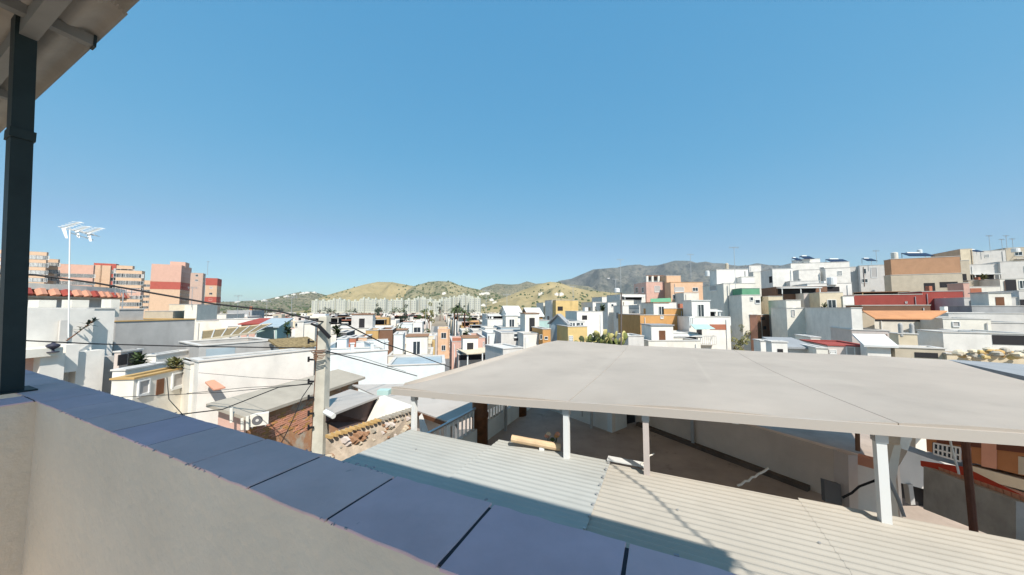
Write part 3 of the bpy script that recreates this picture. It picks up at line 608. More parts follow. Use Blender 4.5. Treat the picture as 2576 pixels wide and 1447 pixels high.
H('grey-roofed house behind the yellow awning', 3, None, 580, 800, 852, 62, G, 'pinkgrey', 'roofwhite', par=.3, wl=7)
H('tall peach house standing at the far end of the parked cars', 3, None, 810, 962, 760, 78, G, 'peach', 'cream', wl=9)
H('white house with stepped volumes in the left middle rows', 3, None, 480, 610, 680, 75, G, 'white', 'roofwhite', wl=8)
H('pale house with dark window bands left of the stepped white house', 3, None, 300, 480, 700, 72, G, 'bluewhite', 'roofgrey', wl=8)
H('pink house with a lower left step and terracotta parapet beside the street', 3, None, 992, 1262, 925, 38, G, 'pink', 'terracotta', wl=7, wins=(('R',995,878,1255,915,'r'),), auto=False)
H('pink house block rising to the right of the terracotta parapet', 3, None, 1264, 1418, 875, 38.3, G, 'pink', 'roofbeige', wl=7, wins=(('R',1390,925,1410,990,'s'),))
aw = empty('awning', PT(*zp(3,1180,1150),30), 'cream yellow awning on thin posts in front of the pink house', 'awning')
sheet('awning_cover', q4(3, [(1180,1080,30),(1468,1060,31),(1468,995,35),(1050,1015,35)]), .08, C('cream'), parent=aw)
for x, y in ((1195,1085),(1385,1075),(1462,1065)):
    a = PT(*zp(3,x,y),30.3); mb = MB(); mb.bar(a, a-Vector((0,0,2.6)), .1); mb.build('post', FRM, aw)
H('dark open porch room below the cream yellow awning', 3, None, 1075, 1468, 1095, 33, G, 'pinkgrey', 'roofbeige', par=.05, wl=3, wins=(('R',1080,1100,1465,1150,'o'),), auto=False)
H('grey shutter room on top of the pink house row', 3, None, 1262, 1410, 785, 46, G, 'lightgrey', 'roofwhite', wl=5, auto=False)
H('white house with a wide flat roof and washing behind the pink house', 3, None, 1120, 1262, 785, 50, G, 'warmwhite', 'roofbeige', wl=6, wins=(('R',1130,810,1250,870,'o'),))
H('bright white cube house in the middle of the near rows', 3, None, 1445, 1628, 815, 40, G, 'bluewhite', 'roofwhite', wl=5, auto=False)
H('white terrace room with a framed dark opening behind the bright cube', 3, None, 1420, 1618, 752, 46, G, 'white', 'roofgrey', wl=5, wins=(('R',1565,755,1612,800,'o'),))
H('house with a rounded pale grey roof terrace right of the bright cube', 3, None, 1625, 2150, 815, 37, G, 'lightgrey', 'roofgrey', par=.1, wl=5, wins=(('R',1790,825,1880,860,'w'),('R',1790,870,1870,910,'o')), auto=False)
H('white wall room under the pale grey roof terrace', 3, None, 1912, 2118, 826, 35, G, 'white', 'roofwhite', par=.1, wl=3, auto=False)
H('blue-grey terrace parapet above the pale grey roof', 3, None, 1620, 1985, 742, 44, G, 'bluegrey', 'roofgrey', par=.3, wl=5, auto=False)
H('pale slab roof house touching the left edge of the big canopy', 3, 1420, 1650, 1905, 1022, 27, 30, 'lightgrey', 'roofwhite', par=.04, wl=6, auto=False)
H('house with a dark open veranda and brown lintel in the middle rows', 3, None, 1440, 1712, 575, 56, G, 'white', 'roofbeige', wl=6, par=.05, wins=(('R',1460,585,1690,632,'v'),))
H('white balcony wall below the dark open veranda', 3, None, 1450, 1712, 638, 53, G, 'white', 'roofwhite', wl=3, auto=False)
H('white gabled house with a pale ridge in the right middle rows', 3, None, 1715, 1900, 600, 52, G, 'white', 'roofwhite', wl=7, roofk=1.6)
H('white gabled house with an orange end wall', 3, 1890, 1985, 2160, 605, 54, G, 'orange', 'roofwhite', wl=8, colL='orange', roofk=1.4, auto=False)
H('pale green and white house with balcony rails right of the gables', 3, None, 2042, 2245, 655, 46, G, 'teal', 'roofwhite', wl=5)
H('small orange corner house with a square window near the canopy edge', 3, None, 2160, 2262, 765, 34, G, 'orange', 'roofbeige', wl=4, wins=(('R',2185,862,2222,890,'w'),('R',2125,835,2150,890,'w')))
H('shaded blue-grey sloping house right of the orange corner house', 4, 330, 545, 556, 840, 33, 40, 'bluegrey', 'roofgrey', wl=5, roofk=1.0)
H('cream yellow house end with a small four-pane window behind the canopy', 4, None, 552, 800, 862, 31, G, 'yellow', 'roofwhite', par=.1, wl=5, wins=(('R',567,982,612,1048,'g'),), auto=False)
H('white upper house with a row of small sunroom windows', 4, None, 560, 770, 800, 33, G, 'white', 'roofgrey', par=.05, wl=4, wins=(('R',575,812,605,856,'w'),('R',615,812,640,856,'w'),('R',660,812,705,856,'w'),('R',720,810,745,856,'w')))
H('white house with a slate blue pitched roof behind the prickly pear', 4, 520, 668, 1000, 668, 40, G, 'white', 'bluegrey', wl=7, wins=(('R',735,715,800,770,'o'),), roofk='flat')
H('yellow house with an arched dark opening at the foot of the dry hill', 4, None, 397, 685, 520, 76, G, 'yellow', 'roofbeige', wl=8, wins=(('R',420,600,487,655,'o'),))
H('white tall slab beside the yellow house under the dry hill', 4, None, 345, 390, 520, 78, G, 'white', 'roofwhite', wl=5)
H('white low house left of the yellow house', 4, None, 235, 340, 552, 85, G, 'warmwhite', 'pink', wl=6)
H('white house with two storeys and a window left of the skyline poles', 4, None, 872, 1000, 545, 70, G, 'white', 'roofbeige', wl=7)
H('white upper block with a double bay beneath the mountains', 4, None, 992, 1165, 478, 82, G, 'white', 'roofgrey', wl=7)
H('white balcony house with a square window above the prickly pear', 4, None, 1066, 1178, 552, 60, G, 'white', 'roofwhite', wl=6, wins=(('R',1112,570,1138,600,'w'),))
H('white building with a brown veranda left of the peach apartments', 4, None, 1225, 1550, 445, 72, G, 'white', 'roofwhite', wl=8, wins=(('R',1255,475,1500,515,'v'),))
H('white balcony parapet house below the brown veranda', 4, None, 1250, 1400, 520, 62, G, 'warmwhite', 'roofwhite', wl=5)
H('narrow white house with stacked balconies left of the orange house', 4, None, 1256, 1335, 592, 55, G, 'white', 'roofwhite', wl=4)
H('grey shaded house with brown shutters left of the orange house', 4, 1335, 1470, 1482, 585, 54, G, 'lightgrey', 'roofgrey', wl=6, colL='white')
H('pink-white rooftop house with terrace posts left of the peach apartments', 4, None, 1560, 1842, 285, 74, G, 'pink', 'roofbeige', wl=7)
pg = empty('pergola', PT(*zp(4,1565,280),76), 'bare rooftop pergola of white posts on the pinkish house', 'pergola')
for x in (1572, 1640, 1718, 1815):
    a = PT(*zp(4,x,284),76); mb = MB(); mb.bar(a, PT(*zp(4,x,208),76), .45); mb.build('post', C('warmwhite'), pg)
mb = MB(); mb.bar(PT(*zp(4,1560,208),76), PT(*zp(4,1825,208),76), .3); mb.build('beam', C('brown'), pg)
sheet('shade_net', [PT(*zp(4,1575,215),77), PT(*zp(4,1820,215),77), PT(*zp(4,1820,265),84), PT(*zp(4,1575,265),84)], .05, C('darkgrey'), parent=pg)
H('peach apartment house with a tall roof block and orange cornice', 4, 1800, 1875, 2290, 290, 70, G, 'peach', 'roofbeige', wl=9, wins=(('R',1925,355,2045,405,'s'),('R',2160,360,2225,400,'w'),('R',1905,450,1940,500,'w'),('R',1985,440,2040,520,'o')), cap=C('orange'))
H('tall peach roof block on the peach apartments', 4, None, 1822, 2005, 203, 73, G, 'peach', 'roofbeige', wl=5, auto=False)
H('white lower wing with a curved parapet beneath the peach apartments', 4, None, 2045, 2238, 425, 66, G, 'warmwhite', 'roofbeige', wl=5, auto=False)
H('white terrace with a green tarpaulin below the peach apartments', 4, None, 1610, 1950, 550, 60, G, 'white', 'roofbeige', wl=6, auto=False)
sheet('tarpaulin', q4(4, [(1618,545,62),(1885,540,62),(1875,490,63),(1618,500,63)]), .08, C('green'), 'green tarpaulin stretched over the white terrace', 'tarpaulin', up=Vector((0,-1,0)))
H('big orange house wall with a jagged shaded right edge', 4, None, 1482, 1960, 712, 43, G, 'orange', 'roofbeige', wl=8, wins=(('R',1745,725,1780,752,'s'),))
H('upper storey of the orange house with a green door', 4, None, 1790, 2035, 628, 43.3, G, 'orange', 'roofbeige', wl=7, auto=False)
sheet('green_screen', q4(4, [(1662,705,43.6),(1785,705,43.6),(1785,632,43.7),(1662,640,43.7)]), .1, C('green'), 'dark green screen standing on the orange house terrace', 'screen', up=Vector((0,-1,0)))
H('brown room with shaded wall right of the orange house', 4, 1940, 2050, 2140, 660, 44.5, G, 'pinkgrey', 'roofgrey', wl=4, auto=False)
H('covered balcony storey with thin posts right of the orange house', 4, None, 2050, 2480, 640, 43, G, 'white', 'roofgrey', wl=5, wins=(('R',2070,655,2450,725,'v'),))
H('white balcony house with a balustrade and a salmon lower wall', 4, None, 2110, 2640, 735, 40, G, 'white', 'roofwhite', wl=4, wins=(('R',2210,890,2280,1000,'o'),('R',2380,830,2600,900,'r')), auto=False)
bl = empty('balustrade', PT(*zp(4,2120,790),39.8), 'white balustrade along the balcony right of the orange house', 'balustrade')
a = PT(*zp(4,2120,740),39.7); b = PT(*zp(4,2640,745),39.7+2.6)
mb = MB(); mb.bar(a, b, .16); mb.build('rail', FRM, bl)
for i in range(26):
    p = a.lerp(b, i/25); mb = MB(); mb.bar(p, p-Vector((0,0,1.0)), .12); mb.build('baluster', FRM, bl)
sheet('awning', q4(4, [(2190,890,36),(2450,885,36.5),(2350,830,39),(2135,830,39)]), .06, C('teal'), 'pale green sloping awning under the balustrade balcony', 'awning')
H('long low house with a dark veranda below the orange wall', 4, None, 1730, 2225, 945, 38, G, 'warmwhite', 'roofwhite', par=.04, wl=4, wins=(('R',1740,965,2200,1035,'v'),))
H('long pinkish white terrace wall in front of the dark veranda', 4, None, 1590, 2262, 1045, 33, G, 'warmwhite', 'roofbeige', par=.6, wl=3, auto=False)
H('small white and maroon kiosk roof left of the terrace wall', 4, None, 1330, 1530, 985, 32, G, 'lightgrey', 'roofwhite', par=.1, wl=3, auto=False)
# --- right hill
H('tall greyish pink house with one small window and a stepped roof', 5, 30, 270, 640, 508, 50, G, 'warmwhite', 'roofwhite', colL='warmwhite', wins=(('R',392,868,462,915,'w'),('L',115,540,192,580,'s')))
H('bright white upper house on the greyish pink house', 5, 110, 190, 555, 345, 54, G, 'white', 'roofwhite', wl=6, auto=False)
H('white stepped wall right of the bright white upper house', 5, None, 480, 632, 430, 52, G, 'white', 'roofwhite', wl=4, auto=False)
H('green-clad terrace house on the slope', 5, None, 485, 690, 562, 47, G, 'green', 'roofbeige', wl=5, auto=False)
H('white house with small dark windows under the green-clad terrace', 5, None, 480, 700, 640, 46, G, 'warmwhite', 'roofwhite', wl=5, wins=(('R',580,665,612,700,'w'),('R',640,695,690,730,'w')))
H('white skyline house left of the big white pair', 5, None, 570, 705, 298, 85, G, 'white', 'roofwhite', wl=6, auto=False)
H('small white house with a dark window in the gap', 5, None, 615, 700, 372, 75, G, 'warmwhite', 'roofwhite', wl=5)
H('white house with a shaded left wall and an arched opening', 5, 700, 836, 1072, 338, 62, G, 'white', 'roofwhite', colL='white', wins=(('L',800,425,838,495,'o'),))
H('white recessed house between the big white ones', 5, 1050, 1142, 1385, 350, 64, G, 'white', 'roofwhite', wl=6, auto=False)
H('white house with a four-pane window on the right of the white group', 5, 1388, 1450, 1738, 330, 62, G, 'white', 'roofwhite', wins=(('R',1595,362,1640,405,'g'),))
H('long white upper storey above the white group', 5, 900, 1050, 1730, 275, 70, G, 'white', 'roofwhite', wl=6, auto=False)
H('white roof room with two little windows on the skyline', 5, 1060, 1140, 1390, 226, 74, G, 'white', 'roofwhite', wl=5, wins=(('R',1170,262,1200,288,'w'),('R',1250,262,1280,285,'w')))
H('grey lower wall under the white group', 5, None, 1040, 1380, 480, 60, G, 'lightgrey', 'roofgrey', wl=3, auto=False)
H('white terrace strip with a dark shaded arcade', 5, None, 1240, 1755, 510, 55, G, 'white', 'roofwhite', wl=5, wins=(('R',1390,545,1615,598,'o'),))
H('dark shaded pergola house below the white group', 5, None, 880, 1470, 545, 53, G, 'brown', 'darkgrey', par=.05, wl=5, wins=(('R',900,560,1340,625,'v'),))
H('pale yellow house above the half-built brown house', 5, None, 790, 955, 655, 50, G, 'cream', 'roofbeige', wl=5, auto=False)
H('half-built brown brick house in the hollow', 5, 575, 660, 820, 870, 45, 30, 'brown', 'rooftile', wl=5, colL='salmon', wins=(('R',730,1000,765,1035,'o'),('R',700,890,750,925,'o')))
H('grey shaded tall wall house beside the half-built house', 5, 790, 995, 1165, 700, 42, G, 'warmwhite', 'roofbeige', colL='warmwhite', auto=False)
H('cream house with a pink shutter and a chimney right of the tall grey wall', 5, None, 1000, 1230, 792, 40, G, 'warmwhite', 'roofbeige', wl=4, wins=(('R',1060,812,1095,882,'s'),))
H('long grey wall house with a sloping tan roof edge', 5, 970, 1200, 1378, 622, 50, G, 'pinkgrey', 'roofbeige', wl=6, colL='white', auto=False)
H('cream house with a small arched door behind the big grey wall', 5, None, 1382, 1655, 612, 47, G, 'cream', 'roofbeige', wl=5)
H('white house with blue stair rails left of the red terrace wall', 5, None, 1650, 1780, 655, 46, G, 'white', 'roofwhite', wl=5)
H('large blank grey wall house with a bright white return', 5, 1095, 1748, 1872, 790, 30, G, 'white', 'roofwhite', colL='white', auto=False, par=.3)
H('beige garage room right of the bright white return', 5, None, 1875, 2010, 835, 33, G, 'beige', 'roofwhite', wl=4, auto=False)
H('white gabled hut with a dark doorway just above the canopy', 5, 760, 828, 1010, 1185, 21, G, 'white', 'roofbeige', wl=3, wins=(('R',895,1262,962,1345,'o'),), roofk='flat', par=.1)
H('white wall and grey return left of the gabled hut', 5, 620, 700, 825, 1172, 23, G, 'white', 'roofbeige', wl=3, auto=False)
H('grey sloping shed roof right of the gabled hut', 5, None, 1012, 1310, 1255, 23, G, 'lightgrey', 'roofgrey', wl=3, auto=False, roofk=('m', .4))
H('pink-walled house with a dark red flat roof and a shuttered window', 5, None, 1480, 2015, 1225, 22, G, 'pinkgrey', 'red', par=.02, wl=4, wins=(('R',1695,1242,1785,1350,'s'),('R',1500,1275,1570,1310,'g')), cap=C('red'))
H('small white box room left of the dark red roof', 5, None, 1280, 1392, 1130, 26, G, 'warmwhite', 'roofwhite', wl=2.5, auto=False)
H('cream pillar house with broken sloping end', 5, None, 1345, 1480, 1255, 21.5, G, 'warmwhite', 'roofbeige', wl=2.5, auto=False)
# zoom 6
H('white two-window house on the right skyline left of the terracotta wall', 6, 100, 122, 478, 300, 78, G, 'lightgrey', 'roofwhite', wins=(('R',165,335,198,390,'w'),('R',252,322,325,430,'s'),('R',150,455,215,490,'w')))
H('pale house with a sloping top at the left of the white two-window house', 6, None, 5, 120, 315, 80, G, 'lightgrey', 'roofbeige', wl=6)
H('wide terracotta-coloured blank wall house on the hill', 6, None, 482, 1285, 225, 60, G, mat('clay_wall', (.42,.24,.14), var=.1), 'roofbeige', wl=2, auto=False, par=.2)
H('beige lower storey of the terracotta house with dark windows', 6, None, 484, 1312, 410, 59, G, 'beige', 'roofbeige', wl=2, par=.2, wins=(('R',865,500,1000,590,'o'),('R',1048,488,1262,548,'o')))
H('cream skyline house with a white parapet above the terracotta wall', 6, 940, 1285, 1425, 108, 85, G, 'cream', 'roofwhite', colL='peach', auto=False)
H('cream and dark stepped house right of the terracotta wall', 6, None, 1288, 1390, 240, 62, G, 'beige', 'roofwhite', wl=6, wins=(('R',1285,395,1365,470,'o'),))
H('grey house with a wide balcony right of the stepped house', 6, None, 1375, 1740, 290, 64, G, 'lightgrey', 'roofgrey', wl=6, wins=(('R',1395,405,1680,455,'v'),))
H('beige parapet terrace under the wide balcony', 6, None, 1380, 1720, 470, 58, G, 'beige', 'roofbeige', wl=4, auto=False)
H('pale grey skyline house with aerials at the far right', 6, None, 1430, 1810, 135, 88, G, 'lightgrey', 'roofwhite', wl=7, auto=False)
H('brownish skyline house with a white tank at the right edge', 6, None, 1812, 2100, 95, 90, G, 'beige', 'roofwhite', wl=7)
H('large pale house front at the right edge above the dark windows', 6, None, 1745, 2150, 255, 62, G, 'lightgrey', 'roofwhite', wl=6, auto=False)
H('white house with big dark glazed openings at the right edge', 6, None, 1745, 2150, 455, 54, G, 'warmwhite', 'roofwhite', wl=5, wins=(('R',1805,462,1950,655,'o'),('R',1970,475,2050,560,'w')))
H('cream stair house with a sloped salmon wall below the beige terrace', 6, None, 1395, 1750, 545, 52, G, 'warmwhite', 'roofbeige', wl=4, wins=(('R',1400,560,1540,650,'r'),))
H('long dark red terrace wall house', 6, None, 60, 845, 640, 48, G, 'red', 'roofbeige', par=.4, wl=5, auto=False, cap=C('warmwhite'), wins=(('R',650,712,672,732,'s'),))
H('taller dark red wall house right of the long red wall', 6, None, 842, 1318, 600, 47, G, 'red', 'roofbeige', par=.3, wl=5, auto=False)
H('pink upright return right of the red walls', 6, None, 1322, 1390, 500, 49, G, 'pink', 'roofbeige', wl=3, auto=False)
H('flat white canopy roof under the long red wall', 6, None, 150, 940, 760, 42, G, 'brown', 'warmwhite', par=.02, wl=4, auto=False, cap=C('warmwhite'))
H('house with a long orange awning and a dark window row', 6, None, 290, 945, 905, 34, G, 'warmwhite', 'roofbeige', wl=4, par=.1, wins=(('R',300,906,940,948,'o'),))
sheet('awning', q4(6, [(300,905,29.5),(950,912,30),(1140,818,31.5),(155,818,31.5)]), .1, mat('awning_orange', (.48,.23,.11), var=.1), 'long orange awning sloping over the dark window row', 'awning')
H('white house block right of the orange awning', 6, None, 950, 1150, 890, 33, G, 'warmwhite', 'roofwhite', wl=4)
H('long grey parapet house below the beige terraces at the right', 6, None, 1330, 1965, 672, 42, G, 'lightgrey', 'roofgrey', wl=5, wins=(('R',1335,795,1405,835,'w'),), auto=False)
H('white pillar wall house at the right edge in front of the grey parapet', 6, None, 1965, 2150, 590, 40, G, 'lightgrey', 'roofwhite', wl=4, wins=(('R',1978,690,2060,790,'o'),))
H('grey low house with white piers at the right', 6, None, 1420, 2150, 768, 38, G, 'grey', 'roofgrey', wl=4, auto=False)
H('wide pale grey flat-roofed house at the right', 6, None, 1150, 2150, 850, 33, G, 'lightgrey', 'roofwhite', wl=5, auto=False)
H('low white building with an arched window right of the centre', 6, None, 1085, 1640, 915, 30, G, 'warmwhite', 'roofgrey', wl=4, wins=(('R',1200,950,1275,998,'s'),))
H('pale terrace parapet at the right above the white house', 6, None, 1640, 2150, 960, 29, G, 'lightgrey', 'roofwhite', wl=4, auto=False)
H('big white house with a shaded grey left side near the canopy', 6, 790, 1085, 1645, 1072, 24, G, 'white', 'roofwhite', colL='white', auto=False, par=.15)
H('white house with a large dark opening at the right edge', 6, None, 1648, 2150, 1085, 24.5, G, 'white', 'roofwhite', wl=5, wins=(('R',1655,1100,2120,1222,'o'),), auto=False)
H('low greyish wall house under the orange awning', 6, None, 30, 470, 1045, 30, G, 'pinkgrey', 'roofbeige', wl=4, auto=False)
H('small cream house with a chimney pot in the right middle', 6, 465, 570, 790, 1090, 25, G, 'cream', 'roofbeige', wl=3, auto=False)
H('white triangular shed end next to the red roof', 6, 130, 210, 480, 1235, 20.5, G, 'white', 'roofwhite', wl=2.5, auto=False, roofk=('m', .6))
H('tan house with a tent-like pale canopy above the big canopy', 6, 390, 530, 1110, 1245, 20, G, 'beige', 'cream', wl=2.5, par=.02, wins=(('R',760,1300,1030,1370,'o'),), auto=False)
H('low ruined wall of yellow stones along the right edge', 6, None, 1130, 2150, 1320, 19, G, 'cream', 'ochre', wl=1.5, par=.1, auto=False)

# --- the street between the rows, with pavement, kerbs and parked cars
sd = Vector((-.2198, .9755, 0)); sr = Vector((.9755, .2198, 0)); s0 = PZ(1128, 918, -CZ); s0.z = 0
asph = mat('asphalt', (.17,.17,.17), scale=.8, var=.2); pave = mat('pavement', (.36,.34,.31), scale=.8)
def strip(name, o0, w0, w1, L0, L1, z, h, m):
    mb = MB(); P = [o0+sr*w0+sd*L0, o0+sr*w1+sd*L0, o0+sr*w1+sd*L1, o0+sr*w0+sd*L1]
    mb.hexa([p+Vector((0,0,z-.1)) for p in P], [p+Vector((0,0,z+h)) for p in P]); o = mb.build(name, m); fixn(o); return tag(o, kind='structure')
strip('road', s0, -4.6, 2.2, -50, 150, .005, 0, asph); strip('pavement', s0, -6.3, -4.6, -50, 150, .01, .12, pave); strip('pavement', s0, 2.2, 3.7, -50, 150, .01, .12, pave)
def car(p, ang, col, label):
    root = empty('parked_car', p, label, 'car', 'cars parked along the narrow street')
    def T(x, y, z): return Vector((p.x+x*math.cos(ang)-y*math.sin(ang), p.y+x*math.sin(ang)+y*math.cos(ang), p.z+z))
    m = mat('car_'+col[0], col[1], rough=.3, kind='flat')
    mb = MB(); prof = [(-2,.35),(-2.05,.75),(-1.95,.95),(-1.1,1.0),(1.1,1.0),(1.95,.9),(2.05,.6),(2,.35)]
    mb.hexa([T(-.85,y,z) for y, z in prof], [T(.85,y,z) for y, z in prof]); o = mb.build('body', m, root); fixn(o)
    mb = MB(); cp = [(-1.75,1.0),(-1.35,1.45),(.55,1.47),(1.2,1.0)]
    mb.hexa([T(-.68,y,z) for y, z in cp], [T(.68,y,z) for y, z in cp]); o = mb.build('cabin', GL, root); fixn(o)
    mb = MB(); mb.hexa([T(-.66,-1.4,1.44),T(.66,-1.4,1.44),T(.66,.6,1.46),T(-.66,.6,1.46)], [T(-.64,-1.35,1.52),T(.64,-1.35,1.52),T(.64,.5,1.54),T(-.64,.5,1.54)]); o = mb.build('car_roof', m, root); fixn(o)
    for x in (-.8, .8):
        for y in (-1.3, 1.3):
            mb = MB(); mb.tube([T(x-.1,y,.32), T(x+.1,y,.32)], .32, 12); mb.build('wheel', BLK, root)
    for x in (-.6, .6):
        mb = MB(); mb.hexa([T(x-.14,-2.07,.65),T(x+.14,-2.07,.65),T(x+.14,-2.0,.65),T(x-.14,-2.0,.65)], [T(x-.14,-2.07,.85),T(x+.14,-2.07,.85),T(x+.14,-1.97,.85),T(x-.14,-1.97,.85)]); mb.build('tail_light', C('red'), root)
ca = math.atan2(sd.y, sd.x)-math.pi/2
cc_ = [('white',(.75,.75,.75)),('black',(.03,.03,.035)),('silver',(.45,.46,.48)),('blue',(.05,.09,.2)),('red',(.3,.03,.03))]
seq = [0,0,1,2,0,1,0,2,0,1,3,0]
ords = ['nearest','second nearest','third','fourth','fifth','sixth','seventh','eighth','ninth','tenth','eleventh','farthest']
for i, k in enumerate(seq):
    p = s0-sr*3.5+sd*(-5+i*5.3); car(p, ca, cc_[k], '%s parked car, %s in the row on the left side of the street' % (cc_[k][0], ords[i]))
for i, k in enumerate([0, 4, 2, 1]):
    p = s0+sr*1.3+sd*(1+i*14); car(p, ca, cc_[k], '%s car parked on the right side of the street, %s one' % (cc_[k][0], ['nearest','second','third','farthest'][i]))

# --- white apartment estate below the hills
aptm = mat('estate_render', (.52,.52,.44), var=.08, dirt=.1)
def estate(px, w, yt, yb, t, label, bays):
    a = PT(px, yt, t); b = PT(px+w, yt, t); hgt = a.z; W_ = (b-a).length; root = empty('apartment_block', (a.x, a.y, 0), label, 'apartment block', 'white apartment estate below the hills')
    n = bays; bw = W_/n; rr = random.Random(int(px))
    wl = MB(); wn = MB()
    for i in range(n):
        off = (i % 2)*2.2; hh = hgt+rr.choice((0, 0, 1.5, -1.5)); cx = a.x+bw*(i+.5)
        wl.box((cx, a.y+8+off, 0), bw*.93, 15, hh)
        wl.box((cx, a.y+8+off, hh), bw*.3, 4, 3)
        k = int(hh/3.1)
        for r in range(2, k):
            for s in (-.24, .24): wn.box((cx+s*bw, a.y+.45+off, r*3.1+.7), bw*.2, .3, 1.5)
    o = wl.build('wall', aptm, root); tag(wn.build('windows', C('roofgrey'), root), kind='stuff')
xs_ = [(783,48,756,700,3),(829,40,754,690,3),(866,44,757,700,3),(905,34,753,640,3),(936,34,753,620,3),(975,38,754,560,3),(1018,28,752,560,2),(1044,22,750,640,2),(1060,26,752,600,2),
       (1075,34,757,540,3),(1105,30,752,560,3),(1135,24,746,580,2),(1158,26,744,570,2),(1180,28,747,560,2)]
wh = ['leftmost','second from the left','third from the left','fourth from the left','fifth from the left','sixth from the left, wide and near','narrow, just left of the middle gap','narrow, in the middle gap','slim, right of the middle gap','low and near, right of the middle gap','tall, fifth from the right','tall, third from the right','tallest, second from the right','rightmost']
for (x, w, y, t, b), s in zip(xs_, wh): estate(x, w, y, 785, t, 'pale cream apartment block of the estate, '+s, b)
rr = random.Random(12)
vil = [(1215,770,900),(1360,741,1150),(1400,743,1100),(1412,741,1090),(1212,742,1200),(1222,740,1210),(1228,741,1190),(1235,757,1000),(1232,779,900),(1118,740,1300),(740,742,1700),(762,739,1750),(700,750,1600),(720,748,1650),(770,738,1720),(790,737,1750),(640,758,1400),(600,761,1300),(665,757,1500),(1535,700,2700),(1245,764,950),(1258,762,960)]
for i, (x, y, t) in enumerate(vil):
    best = None
    for nm in ('village_hill','tan_hill','round_hill','dry_hill','far_hill','mountains'):
        V_, n__, K_ = SURF[nm]
        for kk in range(1, K_):
            for ii in range(0, n__+1):
                v = V_[kk*(n__+1)+ii]; q_ = proj(Vector(v)); dd_ = (q_[0]-x)**2+(q_[1]-y)**2
                if dd_ < 30 and (best is None or dd_ + v[1]*.01 < best[0]): best = (dd_+v[1]*.01, v)
    if best is None: continue
    a = Vector(best[1])+Vector((0,0,5)); t = a.y; w = rr.uniform(.011, .018)*t; mb = MB(); h = 11
    mb.box((a.x, a.y, a.z-h), w, 14, h, rr.uniform(-.3,.3)); mb.box((a.x+w*.1, a.y, a.z), w*.4, 9, 3)
    o = single(mb, 'hill_house', C('white'), 'small white house far off on the %s hillside' % ('left scrubby' if x < 820 else 'central' if x < 1300 else 'right dry'), 'house', (a.x, a.y, a.z-h), 'white houses scattered on the hillsides')

# --- fill: rows of flat-roofed houses across the valley and up the slope
FR = random.Random(21); made = 0; late = MB(); labs = {}
wcols = ['white','white','white','white','warmwhite','warmwhite','warmwhite','bluewhite','cream','cream','beige','peach','pink','lightgrey','lightgrey','pinkgrey','ochre']
rcols = ['roofwhite','roofbeige','roofgrey','pink','terracotta','roofbeige','roofwhite','rooftile']
nmW = {'white':'white','warmwhite':'off-white','bluewhite':'cool white','cream':'cream','beige':'beige','peach':'peach','pink':'pink','lightgrey':'pale grey','pinkgrey':'pinkish grey','ochre':'ochre','yellow':'yellow'}
nmR = {'roofwhite':'white','roofbeige':'beige','roofgrey':'grey','pink':'pale red','terracotta':'terracotta','rooftile':'brown'}
latem = [C(w) for w in ('white','warmwhite','cream','beige','lightgrey','pink')]+[C('roofwhite'), C('roofbeige'), C('roofgrey'), C('terracotta')]+[DK]
cand = []
for j in range(0, 76):
    for i in range(-75, 75):
        base = s0 + sr*(i*7.9+(8 if i >= 0 else -2.5)) + sd*(j*10-30) + Vector((FR.uniform(-1,1), FR.uniform(-1.5,1.5), 0))
        if base.y < 40: continue
        px, _ = proj(Vector((base.x, base.y, 8)))
        if px < 440 or px > 2650: continue
        if base.y > 190 and px > 1560: continue
        if base.y > 600: continue
        if -6.5 < (base-s0).dot(sr)+0 < -2 or abs((base-s0).dot(sr)+1) < 6.2: continue
        if any((base.x-fx)**2+(base.y-fy)**2 < (fr+1)**2 for fx, fy, fr in FOOT): continue
        cand.append((base.y, base, px))
cand.sort(key=lambda c: c[0])
TREES = []
def fillhouse(mb, b, w, dp, h, ang, storeys, wm, rm, gm_, rr, shadem):
    ca_, sa_ = math.cos(ang), math.sin(ang)
    def L(x, y, z): return Vector((b.x+ca_*x-sa_*y, b.y+sa_*x+ca_*y, b.z+z))
    def bx(x0, x1, y0, y1, z0, z1, m, top=None):
        P = [L(x0,y0,0),L(x1,y0,0),L(x1,y1,0),L(x0,y1,0)]; u = Vector((0,0,1))
        n_ = len(mb.f); mb.hexa([p+u*z0 for p in P], [p+u*z1 for p in P], m); 
        if top is not None: mb.m[n_+1] = top
    bx(-w/2, w/2, -dp/2, dp/2, -2, h-.5, wm, rm)
    for x0, x1, y0, y1 in ((-w/2,w/2,-dp/2,-dp/2+.2),(-w/2,w/2,dp/2-.2,dp/2),(-w/2,-w/2+.2,-dp/2+.2,dp/2-.2),(w/2-.2,w/2,-dp/2+.2,dp/2-.2)): bx(x0,x1,y0,y1,h-.5,h+rr.uniform(.2,.5),wm)
    if rr.random() < .55:
        x = rr.uniform(-w/4, w/4); y = rr.uniform(-dp/5, dp/4); bx(x-1.6, x+1.6, y-1.6, y+1.6, h-.5, h+2.1, wm, rm); bx(x-.4, x+.4, y-1.66, y-1.6, h-.4, h+1.5, shadem)
    if rr.random() < .3: x = rr.uniform(-w/3, w/3); bx(x-.5, x+.5, 1, 2, h-.5, h+.9, gm_)
    if rr.random() < .35: bx(-w/2+.3, w/2-.3, -dp/2+.3, -dp/2+3, h+1.6, h+1.7, rm, rm); bx(-w/2+.4, -w/2+.5, -dp/2+.4, -dp/2+.5, h-.5, h+1.6, wm); bx(w/2-.5, w/2-.4, -dp/2+.4, -dp/2+.5, h-.5, h+1.6, wm); bx(-w/2+.4, w/2-.4, -dp/2+2.9, -dp/2+3, h-.5, h+1.6, shadem)  # full-width dark back panel carries the shade under the rooftop awning
    return L
